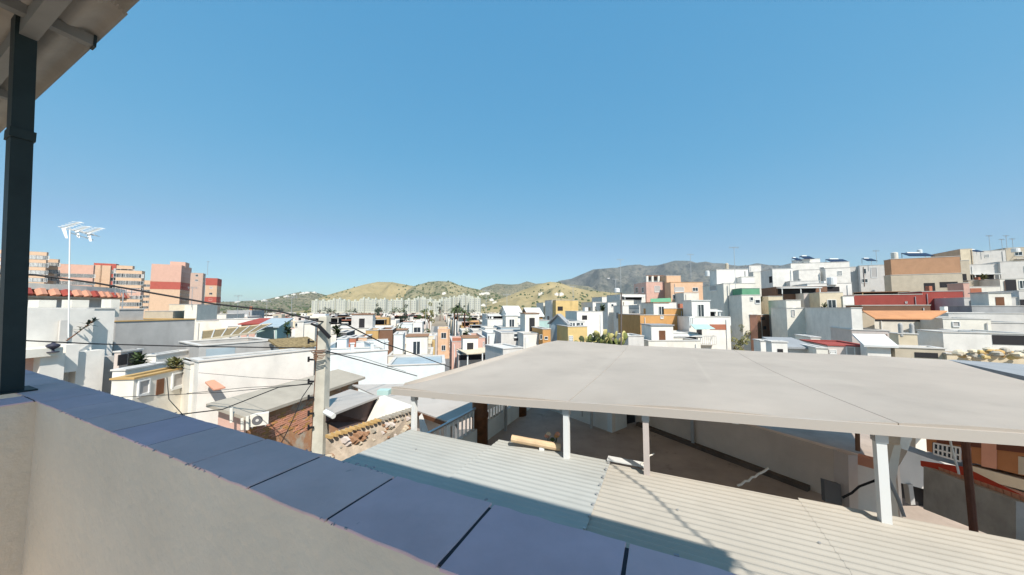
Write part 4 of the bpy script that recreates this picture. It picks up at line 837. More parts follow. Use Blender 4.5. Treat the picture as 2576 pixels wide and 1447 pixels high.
for yy, base, px in cand:
    g = ground(base.x, base.y); rr = FR
    h = rr.choice((3.4, 4.2, 5.5, 6.3, 7.0, 7.4, 8.2)); 
    if base.y < 70: h = rr.choice((3.8, 5, 6))
    w = rr.uniform(6, 8); dp = rr.uniform(7, 9.4)
    _, py = proj(Vector((base.x, base.y-dp/2, g+h+2.4)))
    if py < skyl(px)+4:
        h -= 2.5; _, py = proj(Vector((base.x, base.y-dp/2, g+h+2.4)))
        if py < skyl(px)+2: continue
    if rr.random() < .09: TREES.append((base, g)); continue
    b = Vector((base.x, base.y, g)); ang = math.radians(G if px < 1400 else max(-24, G-(px-1400)*.05))
    if made < 136:
        wc, rc = rr.choice(wcols), rr.choice(rcols); mb = MB()
        mats = [C(wc), C(rc), C('roofgrey'), DK]; L = fillhouse(mb, Vector((0,0,0)), w, dp, h, ang, 2, 0, 1, 2, rr, 3)
        where = ('left rows under the towers' if px < 640 else 'left valley rows' if px < 900 else 'rows left of the street' if px < 1110 else 'rows right of the street' if px < 1400 else 'rows below the slope' if px < 1650 else 'rows up the right slope')
        lab = '%s house with %s roof, %s in the %s' % (nmW[wc], nmR[rc], 'near' if base.y < 75 else 'midway back' if base.y < 130 else 'far back', where)
        near = base.y < 130
        if near:
            root = empty('house', b, lab, 'house', 'flat-roofed houses filling the valley and slope')
            o = mesh_obj('wall', mb.v, mb.f, mats, root, mb.m)
        else:
            root = o = mesh_obj('house', mb.v, mb.f, mats, None, mb.m, loc=b); tag(o, lab, 'house', 'flat-roofed houses filling the valley and slope')
        wb = MB()
        for fl in range(int(h//2.9)):
            z = h-1.1-fl*2.9
            if z < 1.2: break
            for k in range(3):
                if rr.random() < .3: continue
                x = (-1+k)*w*.3; wb_ = MB() if near else wb; hw = rr.uniform(.35, .7)
                P = [L(x-hw,-dp/2-.06,0),L(x+hw,-dp/2-.06,0),L(x+hw,-dp/2+.02,0),L(x-hw,-dp/2+.02,0)]
                wb_.hexa([p+Vector((0,0,z-1.2)) for p in P], [p+Vector((0,0,z)) for p in P], 0)
                if near: mesh_obj('window', wb_.v, wb_.f, [rr.choice((GL, GL, SHUT))], root)
            for sx in (-1, 1):
                if rr.random() < .5: continue
                x = sx*w/2; P = [L(x-.04*1,-1,0),L(x+.04,-1,0),L(x+.04,.2,0),L(x-.04,.2,0)]; wb_ = MB() if near else wb
                wb_.hexa([p+Vector((0,0,z-1.2)) for p in P], [p+Vector((0,0,z)) for p in P], 0)
                if near: mesh_obj('window', wb_.v, wb_.f, [GL], root)
        if not near and wb.v: tag(mesh_obj('windows', wb.v, wb.f, [GL], o), kind='stuff')
        made += 1
    else:
        fillhouse(late, b, w, dp, h, ang, 2, rr.choice((0,0,1,1,2,3,4,5)), 6+rr.randrange(4), 8, rr, 10)
if late.v: tag(late.build('house_rows', latem), 'dense rows of small pale houses far off in the valley', 'houses', kind='stuff')

# ------------------------------------------------------------------ trees
def tree(p, h, r, m, label, seed, name='tree', n=420, tall=1.0, group='dark trees between the houses'):
    rr = random.Random(seed); root = empty(name, p, label, 'tree', group); p = Vector(p)
    mb = MB(); top = p+Vector((0,0,h*.6)); mb.tube([p-Vector((0,0,.5)), p+Vector((.1,0,h*.3)), top], [r*.13, r*.1, r*.06], 7)
    for k in range(5):
        a = k*1.26+seed; mb.tube([p+Vector((0,0,h*(.35+.04*k))), p+Vector((math.cos(a)*r*.6, math.sin(a)*r*.6, h*.7))], [r*.06, r*.02], 5)
    mb.build('trunk', WOOD, root)
    cl = [Vector((rr.gauss(0,.5)*r, rr.gauss(0,.5)*r, h*.68+rr.gauss(0,.16)*h*tall)) for _ in range(11)]
    lf = MB()
    for i in range(n):
        c = rr.choice(cl); q = Vector((rr.gauss(0,1), rr.gauss(0,1), rr.gauss(0,1))).normalized()*r*.38*rr.uniform(.6, 1.1); c2 = p+c+q; s = r*.13*rr.uniform(.6, 1.3)
        u = Vector((rr.gauss(0,1), rr.gauss(0,1), rr.gauss(0,1))).normalized(); v = u.orthogonal().normalized()
        lf.quad([c2-u*s, c2-v*s*.7, c2+u*s, c2+v*s*.7])
    lf.build('crown', m, root)
def palm(p, h, label, seed):
    rr = random.Random(seed); root = empty('palm_tree', p, label, 'palm', 'palms in the valley'); p = Vector(p); mb = MB()
    mb.tube([p, p+Vector((.15,0,h*.5)), p+Vector((.1,0,h))], [.3,.22,.2], 8); mb.build('trunk', WOOD, root); lf = MB()
    for i in range(26):
        a = rr.uniform(0, 6.28); el = rr.uniform(-.2, 1.1); L = h*.32*rr.uniform(.8, 1.1); c = p+Vector((.1,0,h)); pr_ = c
        for k in range(1, 5):
            f = k/4; q = c+Vector((math.cos(a)*L*f, math.sin(a)*L*f, L*(math.sin(el)*f-.9*f*f))); sd_ = Vector((-math.sin(a), math.cos(a), 0))*L*.1*(1.1-f)
            lf.quad([pr_-sd_, pr_+sd_, q+sd_*.8, q-sd_*.8]); pr_ = q
    lf.build('crown', LEAF2, root)
def gtree(px, py, t, hpx, m, label, seed, palm_=False):
    top = PT(px, py, t); b = Vector((top.x, top.y, ground(top.x, top.y))); h = top.z-b.z
    if palm_: palm(b, h, label, seed)
    else: tree(b, h*1.02, hpx*t/820/2, m, label, seed)
gtree(*zp(3,380,500), 120, 24, LEAF, 'large dark round tree in the left valley', 1); gtree(*zp(3,590,500), 130, 24, LEAF2, 'wide green tree right of the large dark round tree', 2)
gtree(*zp(2,1925,455), 90, 36, LEAF2, 'broad dark green tree among the white roofs right of the pole', 3)
gtree(*zp(3,40,450), 260, 20, LEAF, 'dark tree in front of the leftmost estate blocks', 4); gtree(*zp(3,840,440), 300, 14, LEAF, 'dark tree before the middle estate blocks', 5)
gtree(*zp(3,1060,435), 300, 14, LEAF, 'dark tree before the tall estate blocks', 6); gtree(*zp(3,1130,440), 300, 12, LEAF, 'small dark tree right of the estate tree pair', 7)
gtree(*zp(3,700,505), 150, 26, LEAF3, 'brownish green tree behind the peach house', 8); gtree(*zp(3,1235,530), 110, 20, LEAF2, 'green tree cluster right of the palms', 9)
gtree(*zp(3,1060,480), 120, 0, LEAF, 'tall palm rising over the middle rows', 10, True); gtree(*zp(3,1020,505), 125, 0, LEAF, 'shorter palm left of the tall palm', 11, True); gtree(*zp(3,1150,540), 100, 0, LEAF, 'low palm right of the tall palm', 12, True)
gtree(*zp(5,545,905), 46, 30, LEAF3, 'yellowish shrub tree in the hollow by the half-built house', 13); gtree(*zp(6,450,360), 66, 14, LEAF, 'dark cypress-like tree left of the terracotta wall', 14)
gtree(*zp(2,1110,560), 30, 28, LEAF2, 'green roof garden tree left of the pole', 15); gtree(*zp(5,440,1075), 40, 40, LEAF3, 'olive tree on the grassy hollow', 16)
for i, (b, g) in enumerate(TREES[:95]):
    px, _ = proj(Vector((b.x, b.y, g))); k = R_.choice((0, 1, 1, 2)); h_ = R_.uniform(5, 8.5)
    where = ('under the towers' if px < 640 else 'left of the utility pole' if px < 800 else 'just right of the utility pole' if px < 960 else 'left of the street' if px < 1110 else 'right of the street' if px < 1280 else 'before the gabled houses' if px < 1500 else 'on the right slope')
    dst = 'near' if b.y < 80 else 'midway' if b.y < 150 else 'distant' if b.y < 300 else 'farthest'
    tree((b.x, b.y, g), h_, R_.uniform(2.2, 3.6), (LEAF, LEAF2, LEAF3)[k], '%s %s %s tree between flat roofs %s' % (dst, 'tall' if h_ > 6.8 else 'low', ('dark green', 'mid green', 'olive brown')[k], where), 40+i, n=220)
for i in range(40):
    px = R_.uniform(560, 1560); t = R_.uniform(430, 620); b = Vector((ray(px, 780)[0]*t, t, 0))
    tree(b, R_.uniform(8, 13), R_.uniform(4, 7), R_.choice((LEAF, LEAF2)), 'dark tree in the belt below the hills, %s' % ('left part' if px < 900 else 'middle part' if px < 1250 else 'right part'), 200+i, n=110, group='tree belt below the hills')
# scrub dots on the slopes
sb = MB(); rr = random.Random(5)
for nm, cnt in (('village_hill', 700), ('tan_hill', 420), ('round_hill', 800), ('dry_hill', 520), ('far_hill', 500), ('mountains', 700)):
    V, n, K = SURF[nm]
    for _ in range(cnt):
        k = rr.randrange(2, K-1); i = rr.randrange(n); v = Vector(V[k*(n+1)+i]).lerp(Vector(V[(k+1)*(n+1)+i+1]), rr.random())
        if noise.noise(v*.004) < -.1 and nm != 'village_hill': continue
        s = rr.uniform(1.6, 5.5)*(1.6 if nm == 'mountains' else 1); r1 = [v+Vector((math.cos(a)*s, math.sin(a)*s, -s*.2)) for a in (0,1.05,2.1,3.14,4.2,5.2)]
        sb.hexa(r1, [v+(q-v)*.6+Vector((0,0,s*rr.uniform(.7,1.2))) for q in r1])
tag(sb.build('hillside_scrub', LEAF2), 'dark bushes dotted over the dry hillsides', 'scrub', kind='stuff')

# prickly pear behind the canopy
pp = PT(*zp(4, 1010, 1100), 17); root = empty('prickly_pear', (pp.x, pp.y, pp.z-1.15), 'large prickly pear cactus with yellow-green pads behind the canopy', 'cactus')
rr = random.Random(8); padm = [mat('pad_green', (.17,.19,.06), var=.3, scale=4), mat('pad_yellow', (.5,.44,.18), var=.2, scale=4), mat('pad_dark', (.07,.085,.04), var=.3, scale=4)]
def pad(c, dirv, L, wv, m):
    dirv = dirv.normalized(); wv = (wv-dirv*wv.dot(dirv)).normalized(); nv = dirv.cross(wv); N = 10; mb = MB(); rings = []
    for s_, k in ((-.05, .8), (.0, 1), (.05, .8)):
        rings.append([c+dirv*(L*.5-math.cos(a)*L*.5*k)+wv*math.sin(a)*L*.34*k+nv*s_*L*1.2 for a in [2*math.pi*j/N for j in range(N)]])
    mb.hexa(rings[0], rings[1]); mb.hexa(rings[1], rings[2]); o = mb.build('pad', m, root, smooth_=True)
tips = [(root.location+Vector((rr.uniform(-.7,.7), rr.uniform(-.4,.4), 0)), Vector((rr.uniform(-.3,.3), 0, 1)), 0) for _ in range(10)]
cnt = 0
while tips and cnt < 135:
    c, dv, lv = tips.pop(0); L = rr.uniform(.36, .56)*(1-.05*lv)
    pad(c, dv, L, Vector((rr.uniform(.5,1), rr.uniform(-.8,.8), rr.uniform(-.3,.3))), padm[1] if (lv > 3 and rr.random() < .6) else padm[0] if rr.random() < .65 else padm[2]); cnt += 1
    if lv < 7:
        for _ in range(rr.choice((1, 2, 2))):
            d2 = (dv.normalized()+Vector((rr.uniform(-.7,.7), rr.uniform(-.5,.5), rr.uniform(-.15,.4)))).normalized(); tips.append((c+dv.normalized()*L*.88, d2, lv+1))
mb = MB(); a = PT(*zp(4,1236,1185), 15.2); b = PT(*zp(4,1240,420), 15.2); mb.tube([a-Vector((0,0,.4)), b], .035, 7)
single(mb, 'mast', mat('rusty_pole', (.13,.11,.1), var=.2), 'thin grey pole rising behind the ridge of the canopy', 'pole', a)

# ------------------------------------------------------------------ utility pole and cables
pb = PT(805, 1140, 10); root = empty('utility_pole', (pb.x, pb.y, 0), 'square pale concrete utility pole with cables and dark brackets', 'utility pole')
conc = mat('pole_concrete', (.55,.52,.44), scale=2.5, var=.2)
mb = MB(); zt = PT(805, 797, 10).z; an = math.radians(8)
def ring(z, w): return [Vector((pb.x+x*w, pb.y+y*w, z)) for x, y in ((-.5,-.5),(.5,-.5),(.5,.5),(-.5,.5))]
mb.hexa(ring(0,.48), ring(zt,.24)); mb.build('shaft', conc, root)
mb = MB(); mb.hexa([p+Vector((.0,-.02,0)) for p in ring(zt-1.05,.27)], [p+Vector((.02,-.02,0)) for p in ring(zt-1.0,.31)]); mb.build('collar', METAL, root)
mb = MB(); mb.tube([(pb.x-.235+.0085*k, pb.y-.1+.015*math.sin(k*2.1), 5+k*.5) for k in range(14)], .035, 6); mb.build('conduit', C('brown'), root)
for k, y in enumerate((860, 905, 960, 1000, 1040, 1075)):
    p = PT(790, y, 9.8); mb = MB(); mb.bar(p, p+Vector((-.12,-.1,.02)), .05); mb.bar(p+Vector((-.1,-.1,-.05)), p+Vector((-.1,-.1,.1)), .04); mb.build('bracket', BLK, root)
mb = MB(); p = PT(808, 882, 9.75)
for k in range(6): mb.tube([p+Vector((-.28+.05*k,-.1,-.03*k)), p+Vector((-.1,-.2,-.05*k+.02)), p+Vector((.22-.04*(k%3),-.15,.04-.05*k))], .014, 5)
mb.build('splice_bundle', C('brown'), root)
mb = MB(); mb.bar(PT(800, 818, 9.7), PT(830, 850, 9.7), .06, .09); mb.bar(PT(783,815,9.7), PT(800,822,9.7), .05); mb.build('cable_clamp', BLK, root)
def cable(pts, r, label, sag=0):
    P = [PT(x, y, t) for x, y, t in pts]; Q = []
    for a, b in zip(P, P[1:]):
        for k in range(8):
            f = k/8; q = a.lerp(b, f); q.z -= sag*4*f*(1-f); Q.append(q)
    Q.append(P[-1]); mb = MB(); mb.tube(Q, r, 6); single(mb, 'cable', BLK, label, 'cable', Q[0])
cable([(-60,686,8),(90,692,8),(240,712,8.6),(540,765,9.3),(700,783,9.6),(800,808,9.75)], .026, 'thick black cable running from the dark post to the top of the utility pole')
cable([(800,808,9.75),(870,816,10.5),(960,862,13),(1049,893,16.5),(1135,925,20)], .022, 'thick black cable leaving the pole top to the right')
cable([(-40,852,8),(230,865,8.8),(450,871,9.3),(790,876,9.8)], .017, 'thin black cable crossing the white house to the pole')
cable([(822,884,9.8),(900,905,11),(1049,946,13)], .017, 'black cable from the pole down to the canopy')
cable([(822,884,9.8),(910,900,12),(1020,935,15)], .008, 'very thin wire beside the cable to the canopy')
cable([(290,1062,7),(560,1030,8.2),(700,975,9.3),(786,964,9.8)], .013, 'black service wire rising over the grey sloping roof')
cable([(290,1000,12),(560,987,12),(786,966,9.8)], .011, 'black service wire above the white wall')
cable([(470,990,11),(620,975,10.6),(786,967,9.8)], .008, 'thin wire just under the upper service wire')
cable([(500,938,13),(640,950,11.5),(786,958,9.8)], .007, 'thin wire from the white house corner to the pole')
cable([(420,950,9.6),(425,1005,8.9),(500,1088,7)], .01, 'loose black wire hanging by the left houses')
cable([(330,905,13),(480,930,12)], .006, 'faint wire left of the long white house')
mb = MB(); mb.tube([PT(705,1120,9),PT(735,1060,9.2),PT(760,1000,9.5),PT(786,962,9.8)], .012, 5); single(mb, 'cable', BLK, 'drop wire running down the brick wall left of the pole', 'cable', PT(705,1120,9))

# ------------------------------------------------------------------ neighbouring roofs, left of the courtyard
gsh = mat('fibre_cement', (.46,.42,.38), scale=.7, var=.1); shs = mat('sheet_white', (.6,.585,.55), scale=.6, var=.05, dirt=.08, bump=.05)
lt = empty('lean_to', PZ(820,1040,-4.5), 'open lean-to with a pale sheet roof and dark interior right of the pole', 'shed')
P_ = [PT(*zp(12,1450,582),9.2), PT(*zp(12,1540,610),9.3), PT(*zp(12,1968,448),12.2), PT(*zp(12,1690,378),15), PT(*zp(12,1440,470),13)]
sheet('roof_sheet', P_, .06, gsh, parent=lt)
mb = MB(); mb.quad([PT(*zp(12,1455,600),9.6), PT(*zp(12,1550,615),9.6), PT(*zp(12,1965,455),12.6), PT(*zp(12,1850,690),11.8), PT(*zp(12,1600,775),9.9), PT(*zp(12,1450,700),9.5)]); mb.build('painted_interior_shade', mat('shed_shadow', (.1,.065,.06), var=.3), lt)  # flat sheet with the lean-to's inner shade painted as its colour
mb = MB(); mb.tube([PT(*zp(12,1450,598),9.2), PT(*zp(12,1530,640),9.0)], .07, 10); mb.build('pipe', FRM, lt)
mb = MB(); w0 = [PT(*zp(12,1968,455),12.3), PT(*zp(12,2290,575),11.2), PT(*zp(12,2290,700),11.2), PT(*zp(12,1835,720),11.6)]
mb.hexa(w0, [p+Vector((.1,.25,0)) for p in w0]); o = single(mb, 'gable_wall', C('warmwhite'), 'pale gable wall between the lean-to and the large grey sheet roof', 'wall', w0[0]); fixn(o)
stone = mat('old_stone_wall', (.5,.41,.32), scale=2.2, var=.45, dirt=.45, bump=.6)
w0 = [PT(*zp(12,1455,860),8.2), PT(*zp(12,2300,580),10.8), PT(*zp(12,2300,800),10.8), PT(*zp(12,1760,1150),8.6), PT(*zp(12,1450,1100),8.2)]
mb = MB(); mb.hexa(w0, [p+Vector((-.15,.3,0)) for p in w0]); o = single(mb, 'stone_wall', stone, 'weathered rubble wall with orange tile coping below the lean-to', 'wall', w0[0]); fixn(o)
a, b = PT(*zp(12,1455,855),8.15), PT(*zp(12,2290,580),10.75)
for k in range(22):
    f = k/22; mb = MB(); q = a.lerp(b, f+.02); q2 = a.lerp(b, f+.042); mb.bar(q+Vector((0,0,.02+.015*(k % 3))), q2+Vector((0,0,.02)), .22, .07)
    t_ = mb.build('coping_tile', C('ochre') if k < 12 else C('roofbeige')); t_.parent = o
    for v in t_.data.vertices: v.co -= o.location
rr = random.Random(3)
for k in range(70):                           # stones standing proud of the rubble wall
    f = rr.uniform(.02, .95); q = a.lerp(b, f)-Vector((0,0,rr.uniform(.15, .9)*(1-f*.45))); s = rr.uniform(.06, .16); mb = MB()
    rg = [q+Vector((math.cos(t0)*s*1.3, -.02, math.sin(t0)*s*.7)) for t0 in (0,1,2,3,4,5.2)]
    mb.hexa(rg, [p*1+(q-p)*.25+Vector((.02,-.07,0)) for p in rg]); t_ = mb.build('stone', rr.choice((C('beige'), C('roofbeige'), C('pinkgrey'), C('rooftile')))); t_.parent = o; fixn(t_)
    for v in t_.data.vertices: v.co -= o.location
# debris wall under the brick house
w0 = [PT(*zp(12,440,700),10.5), PT(*zp(12,1345,560),11.4), PT(*zp(12,1345,1000),10.4), PT(*zp(12,420,900),9.6)]
# large grey sheet roof
gr = empty('sheet_roof', PZ(1128,1061,-5), 'large plain grey sheet roof under the left corner of the canopy', 'roof')
zq = -3.45
P_ = [PZ(1128,1061,zq), PZ(1272,1000,zq), PZ(1200,962,zq), PZ(886,968,zq), PZ(954,999,zq)]
sheet('sheet', P_, .05, gsh, parent=gr)
mb = MB(); mb.bar(P_[0]-Vector((0,0,.06)), P_[1]-Vector((0,0,.06)), .12, .16); mb.build('gutter', FRM, gr)
mb = MB(); mb.bar(P_[0]-Vector((0,0,.1)), P_[0]-Vector((0,0,1.6)), .1); mb.build('post', FRM, gr)
mb = MB(); mb.bar(P_[0]-Vector((0,0,.1)), P_[4]-Vector((0,0,.1)), .06, .12); mb.build('edge_beam', WOOD, gr)
w0 = [PZ(954,1003,zq-.05), PZ(1126,1066,zq-.1), PZ(1126,1066,zq-.1)-Vector((0,0,2)), PZ(954,1003,zq-.05)-Vector((0,0,2))]
mb = MB(); k = Vector((.1,.3,0)); mb.hexa([p+k*.5 for p in w0], [p+k for p in w0]); o = mb.build('wall', C('pinkgrey'), gr); fixn(o)
mb = MB(); k_ = Vector((0,0,-.0)); q = [PT(1054,1048,9.7), PT(1060,1125,9.0), PT(1082,1125,9.3)]
mb.hexa([p+Vector((0,.3,0)) for p in q], q); o = single(mb, 'sloping_wall', C('white'), 'white sloping stair wall at the foot of the left canopy post', 'wall', q[0]); fixn(o)

# ------------------------------------------------------------------ the courtyard terrace
FZ = -4.6
flm = mat('terrace_floor', (.42,.35,.3), scale=.9, var=.25, stain=(1.2,.58,.4))
mb = MB(); P = [AP(-5.7,1.3,FZ), AP(9,1.3,FZ), AP(9,17,FZ), AP(-5.7,17,FZ)]; mb.hexa([p-Vector((0,0,7.3)) for p in P], P); o = mb.build('terrace_floor', flm); fixn(o); tag(o, kind='structure')
wallm = mat('terrace_wall', (.72,.68,.62), var=.12, scale=.9)
def wallseg(name, pts, z0, z1, th, m, label, cat='wall'):
    mb = MB()
    for (a, b) in zip(pts, pts[1:]):
        d_ = (b-a); d_.z = 0; n0 = Vector((-d_.y, d_.x, 0)).normalized()*th
        q = [a, b, b+n0, a+n0]; mb.hexa([Vector((p.x,p.y,CZ+z0)) for p in q], [Vector((p.x,p.y,CZ+z1)) for p in q])
    o = single(mb, name, m, label, cat, (pts[0].x, pts[0].y, CZ+z0)); fixn(o); return o
b1 = PZ(1540,1089,FZ); b0 = PZ(1380,1030,FZ); b2 = PZ(1577,1074,FZ); b3 = PZ(1604,1068,FZ); r1 = PZ(1608,1069,FZ); r2 = PZ(2039,1233,FZ)
wallseg('terrace_wall', [b1, b0], FZ, -2.0, -.2, wallm, 'white back wall of the shaded terrace with two pipes')
wallseg('terrace_wall', [b2, b1], FZ, -2.0, -.2, C('bluewhite'), 'pale blue return wall of the shaded terrace')
dr = empty('doorway', b2, 'dark doorway at the back of the shaded terrace', 'door')
mb = MB(); mb.hexa([b2+Vector((.0,.25,0)), b3+Vector((0,.25,0)), b3+Vector((0,.3,0)), b2+Vector((0,.3,0))], [b2+Vector((0,.25,2.1)), b3+Vector((0,.25,2.1)), b3+Vector((0,.3,2.1)), b2+Vector((0,.3,2.1))]); mb.build('opening', DK, dr)  # dark slab painted as the unlit room behind the door
mb = MB(); mb.bar(b3, b3+Vector((0,0,2.2)), .12); mb.build('jamb', C('pinkgrey'), dr)
kx = PT(2075,1126, r2.y*1.0)
rr_ = r2 + (r2-r1).normalized()*.25
zw = PT(1840,1068, r1.lerp(r2,.52).y).z-CZ
r2e = r2 + (r2-r1).normalized()*1.5
wallseg('terrace_wall', [r2e, r1], FZ, -3.42, -.2, mat('terrace_side', (.66,.56,.48), var=.15, scale=.9), 'long plain side wall of the shaded terrace running to the back')
# side kerb
dv = (r2-r1).normalized(); nn = Vector((-dv.y, dv.x, 0))
mb = MB(); mb.hexa([r1, r2, r2-nn*.18, r1-nn*.18], [r1+Vector((0,0,.12)), r2+Vector((0,0,.12)), r2-nn*.18+Vector((0,0,.12)), r1-nn*.18+Vector((0,0,.12))]); o = single(mb, 'kerb', mat('dark_skirting', (.13,.1,.08), var=.4), 'dark skirting along the side wall of the terrace', 'kerb', r1); fixn(o)  # dark mottled strip along the foot of the side wall
# sunlit roof beyond the side wall
q = [AP(1.5,15,-6), AP(12.5,14.5,-6), AP(13,24,-6), AP(3,22,-6)]
nr = sheet('neighbour_roof', q, .2, mat('sunny_screed', (.56,.52,.45), scale=.8, var=.1), 'sunlit pale flat roof beyond the terrace side wall', 'roof')
mb = MB(); mb.bar(Vector((q[1]-q[0])*.6+q[0])+Vector((0,0,.01)), Vector((q[2]-q[3])*.75+q[3])+Vector((0,0,.01)), .02, .01); t_ = mb.build('joint', C('roofgrey')); t_.parent = nr
for v in t_.data.vertices: v.co -= nr.location
# left boundary: low wall, balustrade, two brown columns
lb = empty('balustrade', AP(-5.8,9,FZ), 'white railing on a low wall along the left side of the terrace', 'balustrade')
mb = MB(); P = [AP(-5.85,7,FZ), AP(-5.7,7,FZ), AP(-5.7,17,FZ), AP(-5.85,17,FZ)]; mb.hexa(P, [p+Vector((0,0,.62)) for p in P]); mb.build('low_wall', C('bluewhite'), lb)
for i in range(44):
    mb = MB(); c = AP(-5.78, 7.2+i*.22, FZ+.62); mb.bar(c, c+Vector((0,0,.62)), .045); mb.build('baluster', FRM, lb)
mb = MB(); mb.bar(AP(-5.78,7,FZ+1.27), AP(-5.78,17,FZ+1.27), .08, .05); mb.build('rail', METAL, lb)
colm = mat('column_brown', (.17,.07,.03), scale=5, var=.5, rough=.6)
for p_, lab in (((1207,1100),'near brown round column in the terrace railing'), ((1309,1045),'far brown round column in the terrace railing')):
    X, Z = ray(*p_); # on the line a = -5.75
    t = -5.75/(.9063*X-.4226); c = Vector((X*t, t, CZ+FZ)); mb = MB()
    prof = [(0,.27),(.9,.27),(.95,.3),(1.05,.3),(1.1,.26),(1.75,.26),(1.8,.3),(1.9,.3),(1.95,.2)]
    mb.tube([c+Vector((0,0,z)) for z, r in prof], [r for z, r in prof], 14); single(mb, 'column', colm, lab, 'column', c, smooth_=True)
# terrace posts
def post(p, z0, z1, w, m, label, name='post'):
    c = Vector((p.x, p.y, CZ+z0)); mb = MB(); mb.box(c, w, w, z1-z0, math.radians(-25)); return single(mb, name, m, label, 'post', c)
# the big canopy
fe = [(985,975),(1300,1001),(1500,1012),(1800,1033),(2050,1051),(2300,1068),(2576,1085),(2700,1094)]
def PPl(px, py, p):
    X, Z = ray(px, py); t = p/(.4226*X+.9063); return Vector((X*t, t, CZ+Z*t))
fr_ = [PPl(x, y, 5.6) for x, y in fe]
bk = [PPl(x, y, 16) for x, y in [(1395,856),(1480,860),(1560,868),(1800,878),(1950,886),(2150,893),(2380,905)]]
ext_ = [PPl(2576,946,9.0), PPl(2700,975,8)]
def translucent(m, f):
    n = m.node_tree.nodes; l = m.node_tree.links; b = n['Principled BSDF']; t = n.new('ShaderNodeBsdfTranslucent'); t.inputs[0].default_value = (.8,.7,.6,1); x = n.new('ShaderNodeMixShader')
    x.inputs[0].default_value = f; l.new(b.outputs[0], x.inputs[1]); l.new(t.outputs[0], x.inputs[2]); l.new(x.outputs[0], n['Material Output'].inputs[0])
cv = empty('canopy', AP(0,5.6,FZ), 'huge pale grey terrace canopy of jointed roof panels on posts', 'canopy')
A0 = toAP(fr_[0]); 
# panels: build strips between seams (perpendicular to the front edge)
def lerp_edge(E, a):
    for u, v in zip(E, E[1:]):
        au, av = toAP(u)[0], toAP(v)[0]
        if au <= a <= av: return u.lerp(v, (a-au)/(av-au))
    return E[0] if a < toAP(E[0])[0] else E[-1]
canm = mat('canopy_panel', (.56,.5,.435), scale=.45, var=.13, dirt=.1, bump=.04, stain=(1.3,.66,.16)); translucent(canm, .32)  # translucency added to lighten the terrace below
back = bk+ext_
# back edge is a curve in a; sort by angle from the eye using screen x
NS = 96
def scr_edge(E, px):
    for u, v in zip(E, E[1:]):
        if u[0] <= px <= v[0]:
            f = (px-u[0])/(v[0]-u[0]); return (u[1]+(v[1]-u[1])*f, u[2]+(v[2]-u[2])*f)
    return E[-1][1:]
top_s = [(985,973,5.62),(1080,946,7.6),(1200,910,10.6),(1300,880,13.4),(1395,856,16),(1480,861,16),(1560,868,16),(1800,878,16),(1950,886,16),(2150,893,16),(2380,905,15.5),(2576,946,9.6),(2700,975,8)]
TP = [PPl(x, y, p) for x, y, p in top_s]
left_edge = TP[:5]; back_edge = TP[4:11]; right_edge = TP[10:]
def canopy_z(v):                              # blended sheet height, front to back
    return v
seamA = [-5.4, toAP(PPl(1420,1005,5.6))[0], toAP(PPl(2240,1063,5.6))[0]]
def col_pt(a, f):
    lo = lerp_edge(fr_, a)
    hi = lerp_edge(sorted(back_edge, key=lambda q: toAP(q)[0]), a) if a > toAP(back_edge[0])[0] else lerp_edge(sorted(left_edge, key=lambda q: toAP(q)[0]), a)
    if a > toAP(back_edge[-1])[0]: hi = back_edge[-1].lerp(right_edge[-1], 0) 
    al, pl = toAP(lo); ah, ph = toAP(hi); q = AP(a, pl+(ph-pl)*f, 0); q.z = lo.z+(hi.z-lo.z)*f-.10*math.sin(math.pi*f)+.02*math.sin(a*2.2+1)*(1-f)**2; return q
aL = toAP(fr_[0])[0]; aR = 5.9
cuts = [aL, -2.3, 0.85, 4.0, 7.2, aR]
cuts[2] = seamA[1] if False else cuts[2]
a1_ = toAP(PPl(1440,985,5.9))[0]; a2_ = toAP(PPl(2220,1045,5.9))[0]
cuts = sorted([aL, a1_, a2_, aR, (a1_+a2_)/2+30])[:4]
cuts = [aL, a1_, a2_, aR]
for ci, (c0, c1) in enumerate(zip(cuts, cuts[1:])):
    NX, NY = 18, 14; V = []; Fc = []; c0 += .012 if ci else 0
    for j in range(NY+1):
        for i in range(NX+1):
            V.append(col_pt(c0+((c1+(2.3*j/NY if ci == 2 else 0))-c0)*i/NX, j/NY)-cv.location)
    m_ = (NX+1); nV = len(V); V += [v-Vector((0,0,.05)) for v in V]
    for j in range(NY):
        for i in range(NX):
            a = j*m_+i; Fc.append((a, a+1, a+m_+1, a+m_)); Fc.append((nV+a, nV+a+m_, nV+a+m_+1, nV+a+1))
    for i in range(NX): Fc.append((i, nV+i, nV+i+1, i+1)); a = NY*m_+i; Fc.append((a, a+1, nV+a+1, nV+a))
    for j in range(NY): a = j*m_; Fc.append((a, a+m_, nV+a+m_, nV+a)); a += NX; Fc.append((a, nV+a, nV+a+m_, a+m_))
    mesh_obj('roof_panel', V, Fc, canm, cv)
mb = MB()
fm = mat('canopy_fascia', (.46,.41,.36), rough=.6, kind='flat')
for u, v in zip(fr_, fr_[1:]): mb.bar(u+Vector((0,0,-.085)), v+Vector((0,0,-.085)), .05, .13)
mb.build('front_beam', fm, cv)
for u, v in ((.15, 1), ):
    for a in (-4.6, -1.8, .9, 3.4):
        mb = MB(); p, q = col_pt(a, .02), col_pt(a, .97); mb.bar(p-Vector((0,0,.16)), q-Vector((0,0,.16)), .08, .12); mb.build('joist', FRM, cv)
